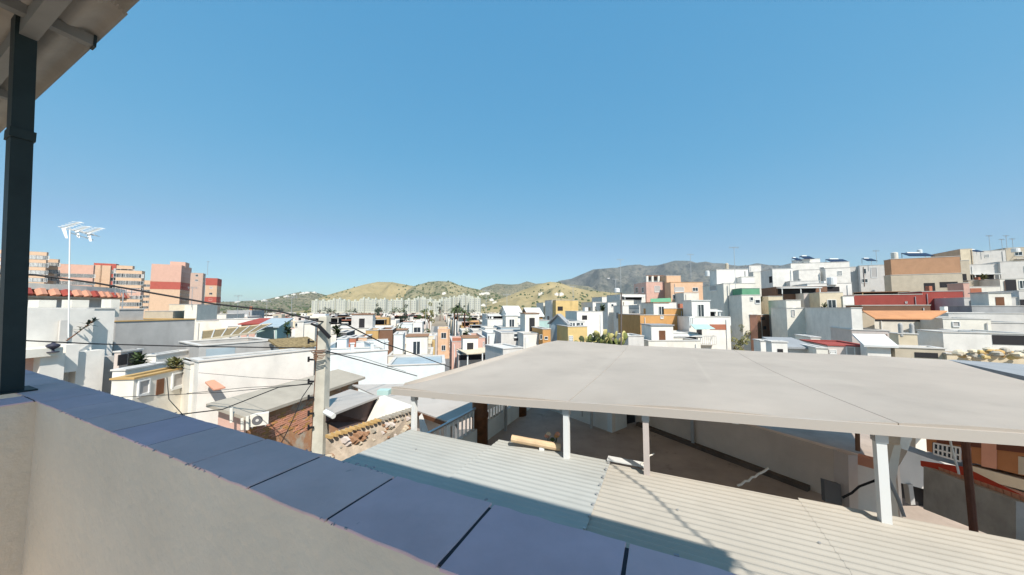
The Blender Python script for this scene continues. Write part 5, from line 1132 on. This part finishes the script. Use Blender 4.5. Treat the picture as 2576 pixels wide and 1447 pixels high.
for x, w, m in ((1042,.09,FRM), (1425,.095,FRM), (1624,.085,C('pinkgrey')), (2208,.095,FRM)):
    X, Z = ray(x, 1050); t = 5.7/(.4226*X+.9063); p = Vector((X*t, t, 0)); zt = lerp_edge(fr_, toAP(p)[0]).z-.2
    mb = MB(); mb.box((p.x, p.y, CZ+FZ), w, w, zt-CZ-FZ, math.radians(-25)); mb.build('post', m, cv)
    mb = MB(); mb.box((p.x, p.y, zt-.06), w*1.25, w*1.25, .09, math.radians(-25)); mb.build('post_bracket', METAL, cv)
for x, y in ((1272,1084),(1743,1123)):
    p = PZ(x, y, FZ); mb = MB(); mb.box(p, .09, .09, 2.6, math.radians(-25)); mb.build('post', C('grey'), cv)
mb = MB(); p = fr_[0]; mb.box(p-Vector((.12,.1,.12)), .25, .2, .1); mb.build('end_bracket', C('teal'), cv)
# pipes on the back wall
for x, y0, y1, w in ((1488,1020,1082,.05), (1465,1018,1048,.03)):
    p = PT(x, y0, b1.y+.45); q = PT(x, y1, b1.y+.45); mb = MB(); mb.tube([p, q], w, 6); single(mb, 'pipe', C('cement'), 'grey pipe on the white back wall, %s one' % ('longer' if w > .04 else 'shorter'), 'pipe', p)
# pale cane and cable over the gap
def stick(name, a, b, r, m, label, cat):
    mb = MB(); n = 9; A, B = PT(*a), PT(*b); rr = random.Random(int(a[0])); mb.tube([A.lerp(B, k/n)+Vector((0,0,rr.uniform(-.02,.02))) for k in range(n+1)], r, 6); single(mb, name, m, label, cat, A)
stick('cane', (1856,1224,5.5), (1932,1179,5.9), .018, C('warmwhite'), 'frayed pale cane sticking up from the corrugated roof edge', 'cane')
stick('cane', (1612,1170,5.5), (1645,1138,5.6), .012, C('warmwhite'), 'short pale cane beside the grey canopy post', 'cane')
# clothes bar with flowers
p1 = PT(1287,1103,6.3); p2 = PT(1410,1126,6.1); ra = empty('wooden_rail', p1, 'pale wooden rail on a white bracket with small flowers behind it', 'rail')
mb = MB(); mb.tube([p1, p2], .065, 10); mb.build('bar', mat('pale_wood', (.62,.45,.28), var=.2, scale=8), ra)
mb = MB(); q = p1.lerp(p2, .62); mb.bar(q-Vector((0,0,.05)), q-Vector((0,0,1.2)), .09); mb.build('bracket', FRM, ra)
fl = PT(1385,1125,6.5); root = empty('flowering_plant', fl-Vector((0,0,.5)), 'small plant with orange and white flowers beside the canopy post', 'plant')
for k, (x, y, m) in enumerate(((1376,1098,C('salmon')),(1380,1093,C('cream')),(1403,1093,C('salmon')),(1400,1098,C('orange')),(1390,1107,LEAF2))):
    c = PT(x, y, 6.5); mb = MB(); mb.tube([fl-Vector((0,0,.4)), c], .006, 4); mb.build('stem', LEAF2, root)
    mb = MB(); mb.tube([c-Vector((0,0,.03)), c, c+Vector((0,0,.04))], [.01,.055,.03], 6); mb.build('flower', m, root)

# ------------------------------------------------------------------ near corrugated roof
cor = mat('corrugated_sheet', (.40,.365,.31), scale=.6, var=.1, dirt=.12, bump=.03, rough=.6, stain=(1.6,.62,.22))
corb = mat('corrugated_sheet_blue', (.40,.40,.37), scale=.6, var=.08, dirt=.08, bump=.03, rough=.6, stain=(1.6,.64,.2))
nrf = empty('corrugated_roof', AP(0,3,-2.9), 'long pale corrugated sheet roof just beyond the parapet', 'roof')
def corr(a0, a1, p0, p1, m, z=-2.6, pitch=.115, amp=.0105, dz=0):
    n = int((p1-p0)/pitch*8); V = []; Fc = []
    for i in range(n+1):
        p = p0+(p1-p0)*i/n; zz = z+amp*math.sin(2*math.pi*p/pitch)-.012*(p-4)+dz
        for a in (a0, a1): V.append(AP(a, p, zz)-nrf.location)
        for a in (a0, a1): V.append(AP(a, p, zz-.008)-nrf.location)
    for i in range(n):
        k = i*4; Fc += [(k, k+1, k+5, k+4), (k+2, k+6, k+7, k+3), (k, k+4, k+6, k+2), (k+1, k+3, k+7, k+5)]
    return mesh_obj('sheet', V, Fc, m, nrf, smooth_=False)
corr(-5.05, -3.0, 1.35, 5.62, corb, amp=.0025); corr(-3.04, -.9, 1.35, 5.9, corb, amp=.004, dz=.02)
corr(-.93, 1.65, 1.35, 5.86, cor, dz=.0); corr(1.6, 4.4, 1.35, 5.9, cor, dz=.003); corr(4.35, 7, 1.35, 5.9, cor)
mb = MB(); mb.bar(AP(-5.05,5.6,-2.75), AP(7,5.85,-2.75), .08, .12); mb.build('edge_beam', METAL, nrf)
mb = MB(); mb.bar(AP(-.95,5.92,-2.57), AP(-.35,5.92,-2.57), .16, .02); mb.build('flashing', C('roofwhite'), nrf)
for k in range(14):
    mb = MB(); a = -.915+.0; p = 2.4+k*.26; c = AP(a, p, -2.57); mb.tube([c-Vector((0,0,.02)), c+Vector((0,0,.012))], .018, 6); mb.build('screw', METAL, nrf)

for a in (-4.2,-2.9,-1.6,.1,1.5,2.9,4.2):
    for p in (2.3,3.55,4.8):
        c = AP(a+.02*math.sin(p*9), round(p/.115)*.115+.03, -2.588-.012*(p-4)); mb = MB(); mb.tube([c, c+Vector((0,0,.012))], .016, 6); mb.build('screw', METAL, nrf)

# ------------------------------------------------------------------ right end of the courtyard
def pane_box(name, pts, th, m, label, cat, parent=None):
    P = [Vector(p) for p in pts]; nv = (P[1]-P[0]).cross(P[2]-P[1]).normalized()
    if nv.y < 0: nv = -nv
    mb = MB(); mb.hexa(P, [p+nv*th for p in P])
    if parent: o = mb.build(name, m, parent)
    else: o = single(mb, name, m, label, cat, P[0])
    fixn(o); return o
def Q(Z, L, t): return [PT(*zp(Z, x, y), (t if not isinstance(t, (list, tuple)) else t[i])) for i, (x, y) in enumerate(L)]
pane_box('dark_door', Q(18, [(1490,300),(1580,325),(1588,440),(1497,418)], 6.8), .08, C('darkgrey'), 'small dark metal door at the right end of the terrace', 'door')
pane_box('brown_pillar', Q(18, [(1620,165),(1672,165),(1676,470),(1628,450)], 6.7), .3, C('pinkgrey'), 'brownish grey pillar in the shade beside the white canopy post', 'pillar')
pane_box('gatehouse_wall', Q(18, [(1672,200),(1790,220),(1800,500),(1676,480)], 7.1), .2, C('lightgrey'), 'pale wall piece with shadow marks between pillar and white post', 'wall')
mb = MB(); mb.bar(PT(*zp(18,1675,185),6.9), PT(*zp(18,1775,212),6.7), .16, .18); single(mb, 'orange_coping', C('salmon'), 'short orange tiled coping left of the white canopy post', 'coping', PT(*zp(18,1675,185),6.9))
mb = MB(); mb.tube([PT(*zp(18,1590,395),6.5), PT(*zp(18,1640,370),6.4), PT(*zp(18,1680,335),6.3), PT(*zp(18,1785,295),6.1)], .02, 6); single(mb, 'cable', BLK, 'black conduit looping from the dark door to the white post', 'cable', PT(*zp(18,1590,395),6.5))
mb = MB(); a = PT(*zp(15,510,790),6.3); mb.tube([a, PT(*zp(15,515,1010),6.3)], .035, 6); single(mb, 'downpipe', C('brown'), 'short rusty downpipe hanging under the canopy edge', 'pipe', a)
pane_box('pale_wall', Q(18, [(1822,290),(1870,110),(1910,110),(1880,310),(1895,505),(1830,500)], 5.9), .12, C('warmwhite'), 'cream buttress wall right of the white canopy post', 'wall')
mb = MB(); mb.tube([PT(*zp(18,1825,265),5.5), PT(*zp(18,1890,400),5.4), PT(*zp(18,1925,500),5.3)], .025, 6); single(mb, 'cable', C('grey'), 'grey cable slanting down from the white post', 'cable', PT(*zp(18,1825,265),5.5))
# grey parapet house with dark opening
pane_box('parapet_wall', Q(15, [(880,1150),(960,1010),(1240,1110),(1500,1180),(1500,1500),(1240,1500),(1240,1385),(850,1285)], 7.6), .2, C('lightgrey'), 'pale grey roof wall above a dark garage opening at the right', 'wall')
pane_box('garage_opening', Q(15, [(848,1290),(1242,1388),(1242,1560),(880,1500)], 7.9), .1, DK, 'dark open garage under the pale grey roof wall', 'opening')  # dark sheet in place of the garage's inner shade
mb = MB(); mb.bar(PT(*zp(15,960,1300),7.6), PT(*zp(15,985,1480),7.6), .1); single(mb, 'post', C('cement'), 'grey post inside the dark garage opening', 'post', PT(*zp(15,960,1300),7.6))
pane_box('chimney_wall', Q(15, [(905,815),(1025,830),(960,1010),(870,1160)], [8.6,8.6,8.4,8.2]), .3, C('warmwhite'), 'tall cream wall strip catching the sun beside the clay-coloured house', 'wall')
pane_box('chimney_wall', Q(15, [(1030,825),(1120,835),(1130,1020),(1030,985)], 8.9), .35, C('warmwhite'), 'cream block with rough edge against the clay-coloured house', 'wall')
# clay-coloured house at right
ch = empty('house', PT(*zp(15,1550,1150),9.5), 'clay-coloured house with a white grid window and deep brown eave at the right edge', 'house')
t0, t1 = 10.0, 8.2
def CQ(L): return [PT(*zp(15,x,y), 1/(1/t0+(1/t1-1/t0)*(x-1120)/880)) for x, y in L]
pane_box('wall', CQ([(1120,835),(2100,900),(2100,1260),(1120,1010)]), 3, mat('clay_orange', (.4,.17,.07), var=.15), None, None, ch)
pane_box('eave', [p-Vector((0,.25,0)) for p in CQ([(1120,835),(2100,905),(2100,1020),(1120,905)])], .2, mat('eave_brown', (.14,.05,.03), var=.2), None, None, ch)
pane_box('eave', [p-Vector((0,.5,0)) for p in CQ([(1620,860),(2100,925),(2100,950),(1620,885)])], .1, C('peach'), None, None, ch)
w_ = pane_box('window', [p-Vector((0,.1,0)) for p in CQ([(1140,925),(1370,965),(1370,1085),(1140,1018)])], .06, GL, None, None, ch)
for k in range(7):
    x = 1140+k*38; mb = MB(); a, b = CQ([(x, 925+k*6.6),(x, 1018+k*11)]); mb.bar(a-Vector((0,.14,0)), b-Vector((0,.14,0)), .03); mb.build('bar', FRM, ch)
for f in (0, .55, 1):
    mb = MB(); a, b = CQ([(1140, 925+f*93),(1370, 965+f*120)]); mb.bar(a-Vector((0,.14,0)), b-Vector((0,.14,0)), .04); mb.build('bar', FRM, ch)
pane_box('pilaster', [p-Vector((0,.3,0)) for p in CQ([(1475,870),(1600,885),(1600,1125),(1475,1100)])], .3, C('salmon'), None, None, ch)
pane_box('pilaster', [p-Vector((0,.15,0)) for p in CQ([(1380,955),(1455,965),(1455,1100),(1380,1085)])], .15, C('salmon'), None, None, ch)
pane_box('window', [p-Vector((0,.12,0)) for p in CQ([(1905,1040),(2080,1065),(2080,1170),(1905,1120)])], .06, GL, None, None, ch)
pane_box('window_surround', [p-Vector((0,.18,0)) for p in CQ([(1845,1030),(1905,1040),(1905,1195),(1845,1185)])], .15, C('beige'), None, None, ch)
pane_box('window_sill', [p-Vector((0,.2,0)) for p in CQ([(1905,1120),(2080,1165),(2080,1190),(1905,1145)])], .15, FRM, None, None, ch)
pane_box('ledge', [p-Vector((0,.8,0)) for p in CQ([(1120,1010),(2100,1265),(2100,1345),(1240,1130)])], .8, C('cream'), None, None, ch)
# red roof and grey wall in front
rd = empty('red_roof_terrace', PT(*zp(15,1240,1190),6.2), 'bright red roof floor edged by an orange coping on a grey rendered wall', 'roof')
def RQ(L): return [PT(*zp(15,x,y), 1/(1/6.3+(1/4.9-1/6.3)*(x-1240)/760)) for x, y in L]
pane_box('wall', RQ([(1235,1175),(2120,1500),(2120,1900),(1235,1560)]), .2, mat('grey_render', (.4,.39,.37), scale=3, var=.25, bump=.5), None, None, rd)
a, b = RQ([(1240,1162),(2120,1470)])
for k in range(14):
    mb = MB(); p, q = a.lerp(b, k/14+.004), a.lerp(b, (k+1)/14-.004); mb.bar(p-Vector((0,.1,0)), q-Vector((0,.1,0)), .2, .09); mb.build('coping_tile', C('salmon'), rd)
sheet('roof_floor', [RQ([(1240,1150)])[0]+Vector((0,.1,-.05)), RQ([(2120,1430)])[0]+Vector((0,.1,-.05)), RQ([(2120,1430)])[0]+Vector((.35,1.0,-.05)), RQ([(1240,1150)])[0]+Vector((.08,.35,-.05))], .1, mat('red_floor_paint', (.6,.07,.035), var=.15), parent=rd)
# rusty pole with flood light
rp = PT(2424,1065,4.7); root = empty('lamp_pole', (rp.x, rp.y, CZ+FZ), 'rusty brown pole with a small flood lamp in front of the red roof', 'pole')
rust = mat('rust', (.14,.06,.04), var=.3, scale=6, rough=.8)
mb = MB(); q = PT(2449,1330,4.7); mb.tube([rp, (rp.x+(q.x-rp.x)*.5, rp.y, (rp.z+q.z)/2), q, q-Vector((0,0,1))], .04, 8); mb.build('shaft', rust, root)
mb = MB(); c = PT(2419,1062,4.6); mb.bar(c, c+Vector((.02,-.03,-.1)), .1, .08); mb.build('lamp_head', C('darkgrey'), root)
mb = MB(); mb.bar(PT(2400,1063,4.5), PT(2412,1064,4.55), .02); mb.build('lamp_arm', BLK, root)
mb = MB(); mb.bar(PT(2430,1088,4.75), PT(2470,1098,4.9), .08); mb.build('bracket', rust, root)
stick('cane', (2388,1103,5.6), (2412,1190,5.5), .015, FRM, 'thin white rod leaning before the clay-coloured house', 'rod')
# grey corrugated roof beyond, at far right
sheet('grey_roof', [PPl(2383,905,17), PPl(2640,960,13), PPl(2700,925,19), PPl(2400,905,24)], .15, C('roofgrey'), 'grey sheet roof at the right edge beyond the canopy', 'roof')
hr = random.Random(9)
for k in range(44):
    x = 2412+k*4.0+hr.uniform(-2,2); y = 893+hr.uniform(-14, 8); c = PT(x, y, hr.uniform(17.3, 18.6)); s_ = hr.uniform(.08, .24); mb = MB(); ph_ = hr.uniform(0,6)
    lv = [(-.7,.6),(-.3,1),(.25,.95),(.6,.5)]; rings = [[c+Vector((math.cos(t+ph_)*s_*1.2*r*hr.uniform(.75,1.2), math.sin(t+ph_)*s_*r*hr.uniform(.75,1.2), s_*z*hr.uniform(.8,1.2))) for t in (0,.9,1.8,2.7,3.6,4.5,5.4)] for z, r in lv]
    for r0_, r1_ in zip(rings, rings[1:]): mb.hexa(r0_, r1_)
    single(mb, 'boulder', C(hr.choice(('cream','beige','yellow','roofbeige','ochre'))), 'yellowish boulder on the ruined wall at the right edge', 'rock', c, 'yellowish rubble stones at the right edge')

# ------------------------------------------------------------------ rooftop things: solar heaters, aerials, tanks
def solar(px, py, t, w, label):
    c = PT(px, py, t); root = empty('solar_heater', c, label, 'solar heater'); mb = MB()
    mb.hexa([c+Vector((-w,-.6,0)), c+Vector((w,-.6,0)), c+Vector((w,.7,.75)), c+Vector((-w,.7,.75))], [c+Vector((-w,-.68,.08)), c+Vector((w,-.68,.08)), c+Vector((w,.66,.83)), c+Vector((-w,.66,.83))]); mb.build('panel', mat('solar_panel', (.012,.025,.06), rough=.5, kind='flat'), root)
    mb = MB(); mb.tube([c+Vector((-w*.5,.8,.85)), c+Vector((w*.5,.8,.85))], .17, 10); mb.build('tank', FRM, root)
    for s in (-w, w): 
        mb = MB(); mb.bar(c+Vector((s*.95,.68,.7)), c+Vector((s*.95,.68,-.6)), .07); mb.build('leg', METAL, root)
solar(*zp(5,1240,225), 73, 1.1, 'large blue solar panel tilted on the skyline roof room'); solar(*zp(5,1125,245), 72, .6, 'small solar heater left of the large blue panel')
solar(*zp(5,1590,262), 70, 1.9, 'long dark solar panel row on the white upper storey'); solar(*zp(6,800,195), 62, 2.4, 'long dark solar array above the terracotta wall')
solar(*zp(6,240,250), 78, 1.2, 'solar array on the white two-window house'); solar(*zp(6,1480,145), 86, 1, 'small solar array by the pale grey skyline house')
def aerial(px, py, t, h, label, k=4):
    c = PT(px, py, t); root = empty('roof_aerial', c, label, 'antenna', 'television aerials on the roofs'); s = t/60; mb = MB(); mb.tube([c-Vector((0,0,.5)), c+Vector((0,0,h))], .035*max(1, s), 5); mb.build('mast', METAL, root)
    mb = MB(); mb.bar(c+Vector((-.7,0,h-.1)), c+Vector((.7,.1,h-.1)), .04*max(1, s))
    for i in range(k): x = -.6+1.2*i/(k-1); mb.bar(c+Vector((x,-.3,h-.1)), c+Vector((x,.3,h-.1)), .03*max(1, s)); mb.bar(c+Vector((x,0,h-.3)), c+Vector((x,0,h+.1)), .03*max(1, s))
    mb.build('elements', METAL, root)
for i, (Z, x, y, t, h, lb_) in enumerate([(4,2140,210,73,5,'on the peach apartments'),(5,425,845,49,10,'tall, before the greyish pink house'),(4,1240,560,66,9,'above the prickly pear'),(6,1635,120,86,4,'on the pale grey skyline house'),
        (6,1775,95,88,2.5,'dark, at the right skyline'),(6,1830,95,88,3.5,'bushy, at the right skyline'),(6,1900,90,88,2.5,'farthest right on the skyline'),(6,320,245,76,2.5,'on the white two-window house'),(2,1120,470,44,3,'left of the pole'),(2,600,455,60,4,'over the red canopy'),(2,880,470,55,3,'over the white cottage'),
        (3,1430,540,60,4,'left of the dark veranda'),(3,900,560,120,6,'over the peach house'),(3,1700,520,60,3,'on the white gable'),(4,620,505,76,3,'on the yellow house'),(4,1170,470,74,4,'on the white block under the mountains'),(1,1180,650,24,1.2,'on the cement house'),(1,2000,330,205,8,'on the shaded tower'),(2,160,330,48,2.5,'on the white cube house'),(3,650,675,75,4,'on the stepped white house')]):
    aerial(*zp(Z, x, y), t, h, 'metal television aerial '+lb_)
def tank(px, py, t, r, h, m, label):
    c = PT(px, py, t); root = empty('water_tank', c-Vector((0,0,.3)), label, 'water tank'); mb = MB(); mb.tube([c-Vector((0,0,.3)), c+Vector((0,0,h))], r, 14); mb.build('drum', m, root)
    mb = MB(); mb.tube([c+Vector((0,0,h)), c+Vector((0,0,h+.1))], [r*.9, r*.5], 14); mb.build('lid', m, root)
tank(*zp(4,2355,190), 60, .45, .6, FRM, 'white round tank on the roof above the greyish pink house'); tank(*zp(5,310,330), 56, .28, .8, C('beige'), 'beige round tank on the bright white upper house')
tank(*zp(6,1930,130), 86, .7, .7, FRM, 'white tank on the brownish skyline house'); tank(*zp(6,820,165), 70, .4, .9, C('bluewhite'), 'pale blue tank behind the solar array')
tank(*zp(6,530,225), 64, .5, 1.3, C('warmwhite'), 'stout white tank at the left end of the terracotta wall'); tank(*zp(6,600,1070), 25, .13, .6, C('cement'), 'left dark drum on the cream roof at the right'); tank(*zp(6,730,1065), 25, .13, .55, C('cement'), 'right dark drum on the cream roof at the right')
tank(*zp(4,1185,400), 70, .6, .5, FRM, 'white dish-like tank below the mountains'); tank(*zp(5,1525,500), 54, .6, .9, FRM, 'small white tank on the white terrace strip')
# finials on the white parapet near the pole
_, c0_, rv_, lv_, wr__, _w = e2h
for i, f in enumerate((.45, .75, .985)):
    c = c0_+rv_*wr__*f+lv_*.12+Vector((0,0,.06)); mb = MB(); mb.box(c, .2, .2, .5, math.radians(35)); mb.box(c+Vector((0,0,.5)), .28, .28, .06, math.radians(35)); single(mb, 'finial', C('bluewhite'), 'small white parapet finial, %s of the three right of the pole' % ['left','middle','right'][i], 'finial', c)

# ------------------------------------------------------------------ our own terrace: parapet, coping, post and roof
wl_m = mat('parapet_render', (.62,.56,.475), scale=.9, var=.1, dirt=.05, bump=.5, stain=(3.5,.66,.22))
pw = empty('parapet_wall', AP(0,.98,-2.4), 'rendered terrace parapet with large grey coping tiles in the foreground', 'wall')
mb = MB(); P = [AP(-4.64,.818,0),AP(3,.818,0),AP(3,1.12,0),AP(-8.2,1.12,0),AP(-8.2,.92,0),AP(-4.64,.92,0)]
mb.hexa([p+Vector((0,0,-2.4)) for p in P[:4]], [p+Vector((0,0,-.7585)) for p in P[:4]]); o = mb.build('wall', wl_m, pw); fixn(o)
mb = MB(); P = [AP(-4.92,-3,0),AP(-4.645,-3,0),AP(-4.645,.85,0),AP(-4.92,.85,0)]
mb.hexa([p+Vector((0,0,-2.4)) for p in P], [p+Vector((0,0,-.7595)) for p in P]); o = mb.build('wall', wl_m, pw); fixn(o)
mort = mat('dark_mortar', (.035,.035,.045), var=.3, kind='flat')
mb = MB(); P = [AP(-8.2,.822,0),AP(3,.822,0),AP(3,1.125,0),AP(-8.2,1.125,0)]; mb.hexa([p+Vector((0,0,-.758)) for p in P], [p+Vector((0,0,-.7515)) for p in P]); mb.build('mortar_bed', mort, pw)
mb = MB(); P = [AP(-4.94,-3,0),AP(-4.66,-3,0),AP(-4.66,.84,0),AP(-4.94,.84,0)]; mb.hexa([p+Vector((0,0,-.758)) for p in P], [p+Vector((0,0,-.7515)) for p in P]); mb.build('mortar_bed', mort, pw)
tm = []
for k in range(4): tm.append(mat('coping_tile_%d' % k, (.62+.02*k, .455+.012*k, .49+.008*(3-k)), scale=2.2, var=.16, dirt=.12, bump=.25, rough=.75, stain=(5.5,.64,.75)))
rr = random.Random(6)
def tile(a0, a1, p0, p1, z):
    mb = MB(); N = 8; g = .0065
    top = []
    a0 += g; a1 -= g; b = [AP(a0,p0,0),AP(a1,p0,0),AP(a1,p1,0),AP(a0,p1,0)]
    ed = []
    for k in range(N): ed.append(AP(a0+(a1-a0)*k/N, p0+rr.uniform(-.003,.003), 0))
    for k in range(3): ed.append(AP(a1+rr.uniform(-.002,.002), p0+(p1-p0)*k/3, 0))
    for k in range(N): ed.append(AP(a1+(a0-a1)*k/N, p1+rr.uniform(-.004,.004), 0))
    for k in range(3): ed.append(AP(a0+rr.uniform(-.002,.002), p1+(p0-p1)*k/3, 0))
    c = sum(ed, Vector((0,0,0)))/len(ed)
    mb.hexa([p+Vector((0,0,z-.0095)) for p in ed], [p+Vector((0,0,z-.004)) for p in ed]); mb.hexa([p+Vector((0,0,z-.004)) for p in ed], [c+(p-c)*.992+Vector((0,0,z)) for p in ed])
    t = mb.build('coping_tile', tm[rr.randrange(4)], pw); fixn(t)
a = -1.105; joints = [-1.105+.49*k for k in range(-15, 9)]
for a0, a1 in zip(joints, joints[1:]):
    tile(a0, a1, .81, 1.145, -.748+rr.uniform(-.0012,.0012))
for k in range(8): tile(-4.97, -4.64, .80-.49*(k+1), .80-.49*k, -.748) if False else None
for k in range(7):
    p1 = .80-.49*k; p0 = p1-.48; mb = MB(); P = [AP(-4.97,p0,0),AP(-4.63,p0,0),AP(-4.63,p1,0),AP(-4.97,p1,0)]
    mb.hexa([p+Vector((0,0,-.7575)) for p in P], [p+Vector((0,0,-.748)) for p in P]); mb.build('coping_tile', tm[k % 4], pw)
# broken mortar crumbs along the outer and inner edge of the coping
cb = MB()
for k in range(260):
    side = rr.random() < .55; a_ = rr.uniform(-5, 1.5); p = 1.148+rr.gauss(0,.006) if side else .808+rr.gauss(0,.004)
    if noise.noise(Vector((a_*1.7, 0, 4 if side else 9))) < 0: continue
    s = rr.uniform(.002, .006); c = AP(a_, p, -.7515); cb.box(c, s*2.5, s, s, rr.uniform(0, 3))
tag(cb.build('mortar_crumbs', mat('mortar_pale', (.3,.31,.35), var=.3), pw), kind='stuff')
# low plinth and post
pl = MB(); P = [AP(-6.6,.60,0),AP(-4.80,.86,0),AP(-4.80,1.0,0),AP(-6.6,1.0,0)]
# terrace floor under the camera, extended unseen behind it to bounce sunlight
mb = MB(); P = [AP(-4.66,-7,0),AP(8,-7,0),AP(8,.84,0),AP(-4.66,.84,0)]; mb.hexa([p+Vector((0,0,-2.6)) for p in P], [p+Vector((0,0,-2.4)) for p in P]); tag(mb.build('balcony_floor', mat('balcony_tiles', (.5,.4,.32), var=.15)), kind='structure')
stl = mat('post_steel', (.018,.03,.032), rough=.55, var=.25, scale=4, dirt=0, bump=.05); stl2 = mat('purlin_paint', (.2,.2,.19), rough=.6, var=.2)
ro = empty('terrace_roof', AP(-5.3,.8,-.748), 'corrugated terrace roof on a dark steel post at the top left', 'roof')
pp0 = PZ(25,985,-.748); 
pt1 = PZ(62,50,2.75)
def pq(c, w, d_): 
    e1 = Vector((.9063,-.4226,0)); e2 = Vector((.4226,.9063,0)); return [c-e1*w-e2*d_, c+e1*w-e2*d_, c+e1*w+e2*d_, c-e1*w+e2*d_]
mb = MB(); mb.hexa(pq(pp0,.085,.06), pq(pt1,.085,.06)); mb.build('post', stl, ro)
mb = MB(); mb.box((pp0.x, pp0.y, CZ-.747), .3, .24, .012, math.radians(-25)); mb.build('base_plate', stl, ro)
cl_ = pp0.lerp(pt1, .66); mb = MB(); mb.box(cl_, .2, .14, .09, math.radians(-25)); mb.build('clamp', stl, ro)
EZ = 2.75
def corr2(a0, a1, p0, p1, m, parent):
    n = int((p1-p0)/.24*10); V = []; Fc = []
    for i in range(n+1):
        p = p0+(p1-p0)*i/n; zz = .034*math.sin(2*math.pi*p/.24)
        for th_ in (0, -.008):
            for a in (a0, a1): V.append(AP(a, p, EZ+.03+zz+th_)-parent.location)
    for i in range(n):
        k = i*4; Fc += [(k, k+1, k+5, k+4), (k+2, k+6, k+7, k+3), (k, k+4, k+6, k+2), (k+1, k+3, k+7, k+5)]
    Fc += [(0, 2, 3, 1), (n*4, n*4+1, n*4+3, n*4+2)]
    return mesh_obj('roof_sheet', V, Fc, m, parent, smooth_=True)
rsh = mat('roof_underside', (.36,.33,.29), rough=.7, var=.2, scale=1.5)
corr2(-12, -4.5, -2.2, 1.1, rsh, ro); corr2(-4.55, 4.05, -2.2, 1.09, rsh, ro)  # back edge kept short, out of view, so sun reaches the floor
for p in (.72,):
    mb = MB(); mb.bar(AP(-12,p,EZ-.12), AP(4.05,p,EZ-.12), .1, .16); mb.build('beam', stl2, ro)
for a in (-9.8,-7.5,-5.2,-2.9,-.6,1.7,3.9):
    mb = MB(); mb.bar(AP(a,-2.2,EZ-.05), AP(a,1.05 if a > -5.5 else 1.0,EZ-.05), .09, .1); mb.build('purlin', stl2, ro)
mb = MB(); mb.bar(AP(-5.2,1.05,EZ-.05), AP(-5.2,1.07,EZ-.05), .1, .12); mb.build('end_cap', stl, ro)
# wire between the eave and the roof next door, out of frame; its shadow crosses the corrugated sheets
dn = Vector((TRAV.x*math.cos(ELEV), TRAV.y*math.cos(ELEV), -math.sin(ELEV)))
def up_to(px, py, k): return PZ(px, py, -2.6)-dn*k
wp = [up_to(1525,1155,6.7), up_to(1640,1240,7.1), up_to(1730,1325,7.5), up_to(1800,1378,7.9), up_to(1835,1400,8.1), up_to(1892,1447,8.4)]
mb = MB(); mb.tube(wp, .018, 6); single(mb, 'cable', BLK, 'overhead wire at the end of the terrace roof casting its shadow on the corrugated sheets', 'cable', wp[0])
# ------------------------------------------------------------------ haze in the air over the town
hz = MB(); hz.hexa([Vector(p) for p in ((-5200,-300,-1.5),(5200,-300,-1.5),(5200,7200,-1.5),(-5200,7200,-1.5))], [Vector(p) for p in ((-5200,-300,900),(5200,-300,900),(5200,7200,900),(-5200,7200,900))])
hm = bpy.data.materials.new('haze_air'); hm.use_nodes = True; n = hm.node_tree.nodes; n.remove(n['Principled BSDF'])
pv = n.new('ShaderNodeVolumePrincipled'); pv.inputs['Density'].default_value = 6.5e-5; pv.inputs['Color'].default_value = (.8,.88,1,1)
hm.node_tree.links.new(pv.outputs[0], n['Material Output'].inputs['Volume'])
HAZE = True
if HAZE:
    o = hz.build('haze', hm); fixn(o); tag(o, kind='stuff')
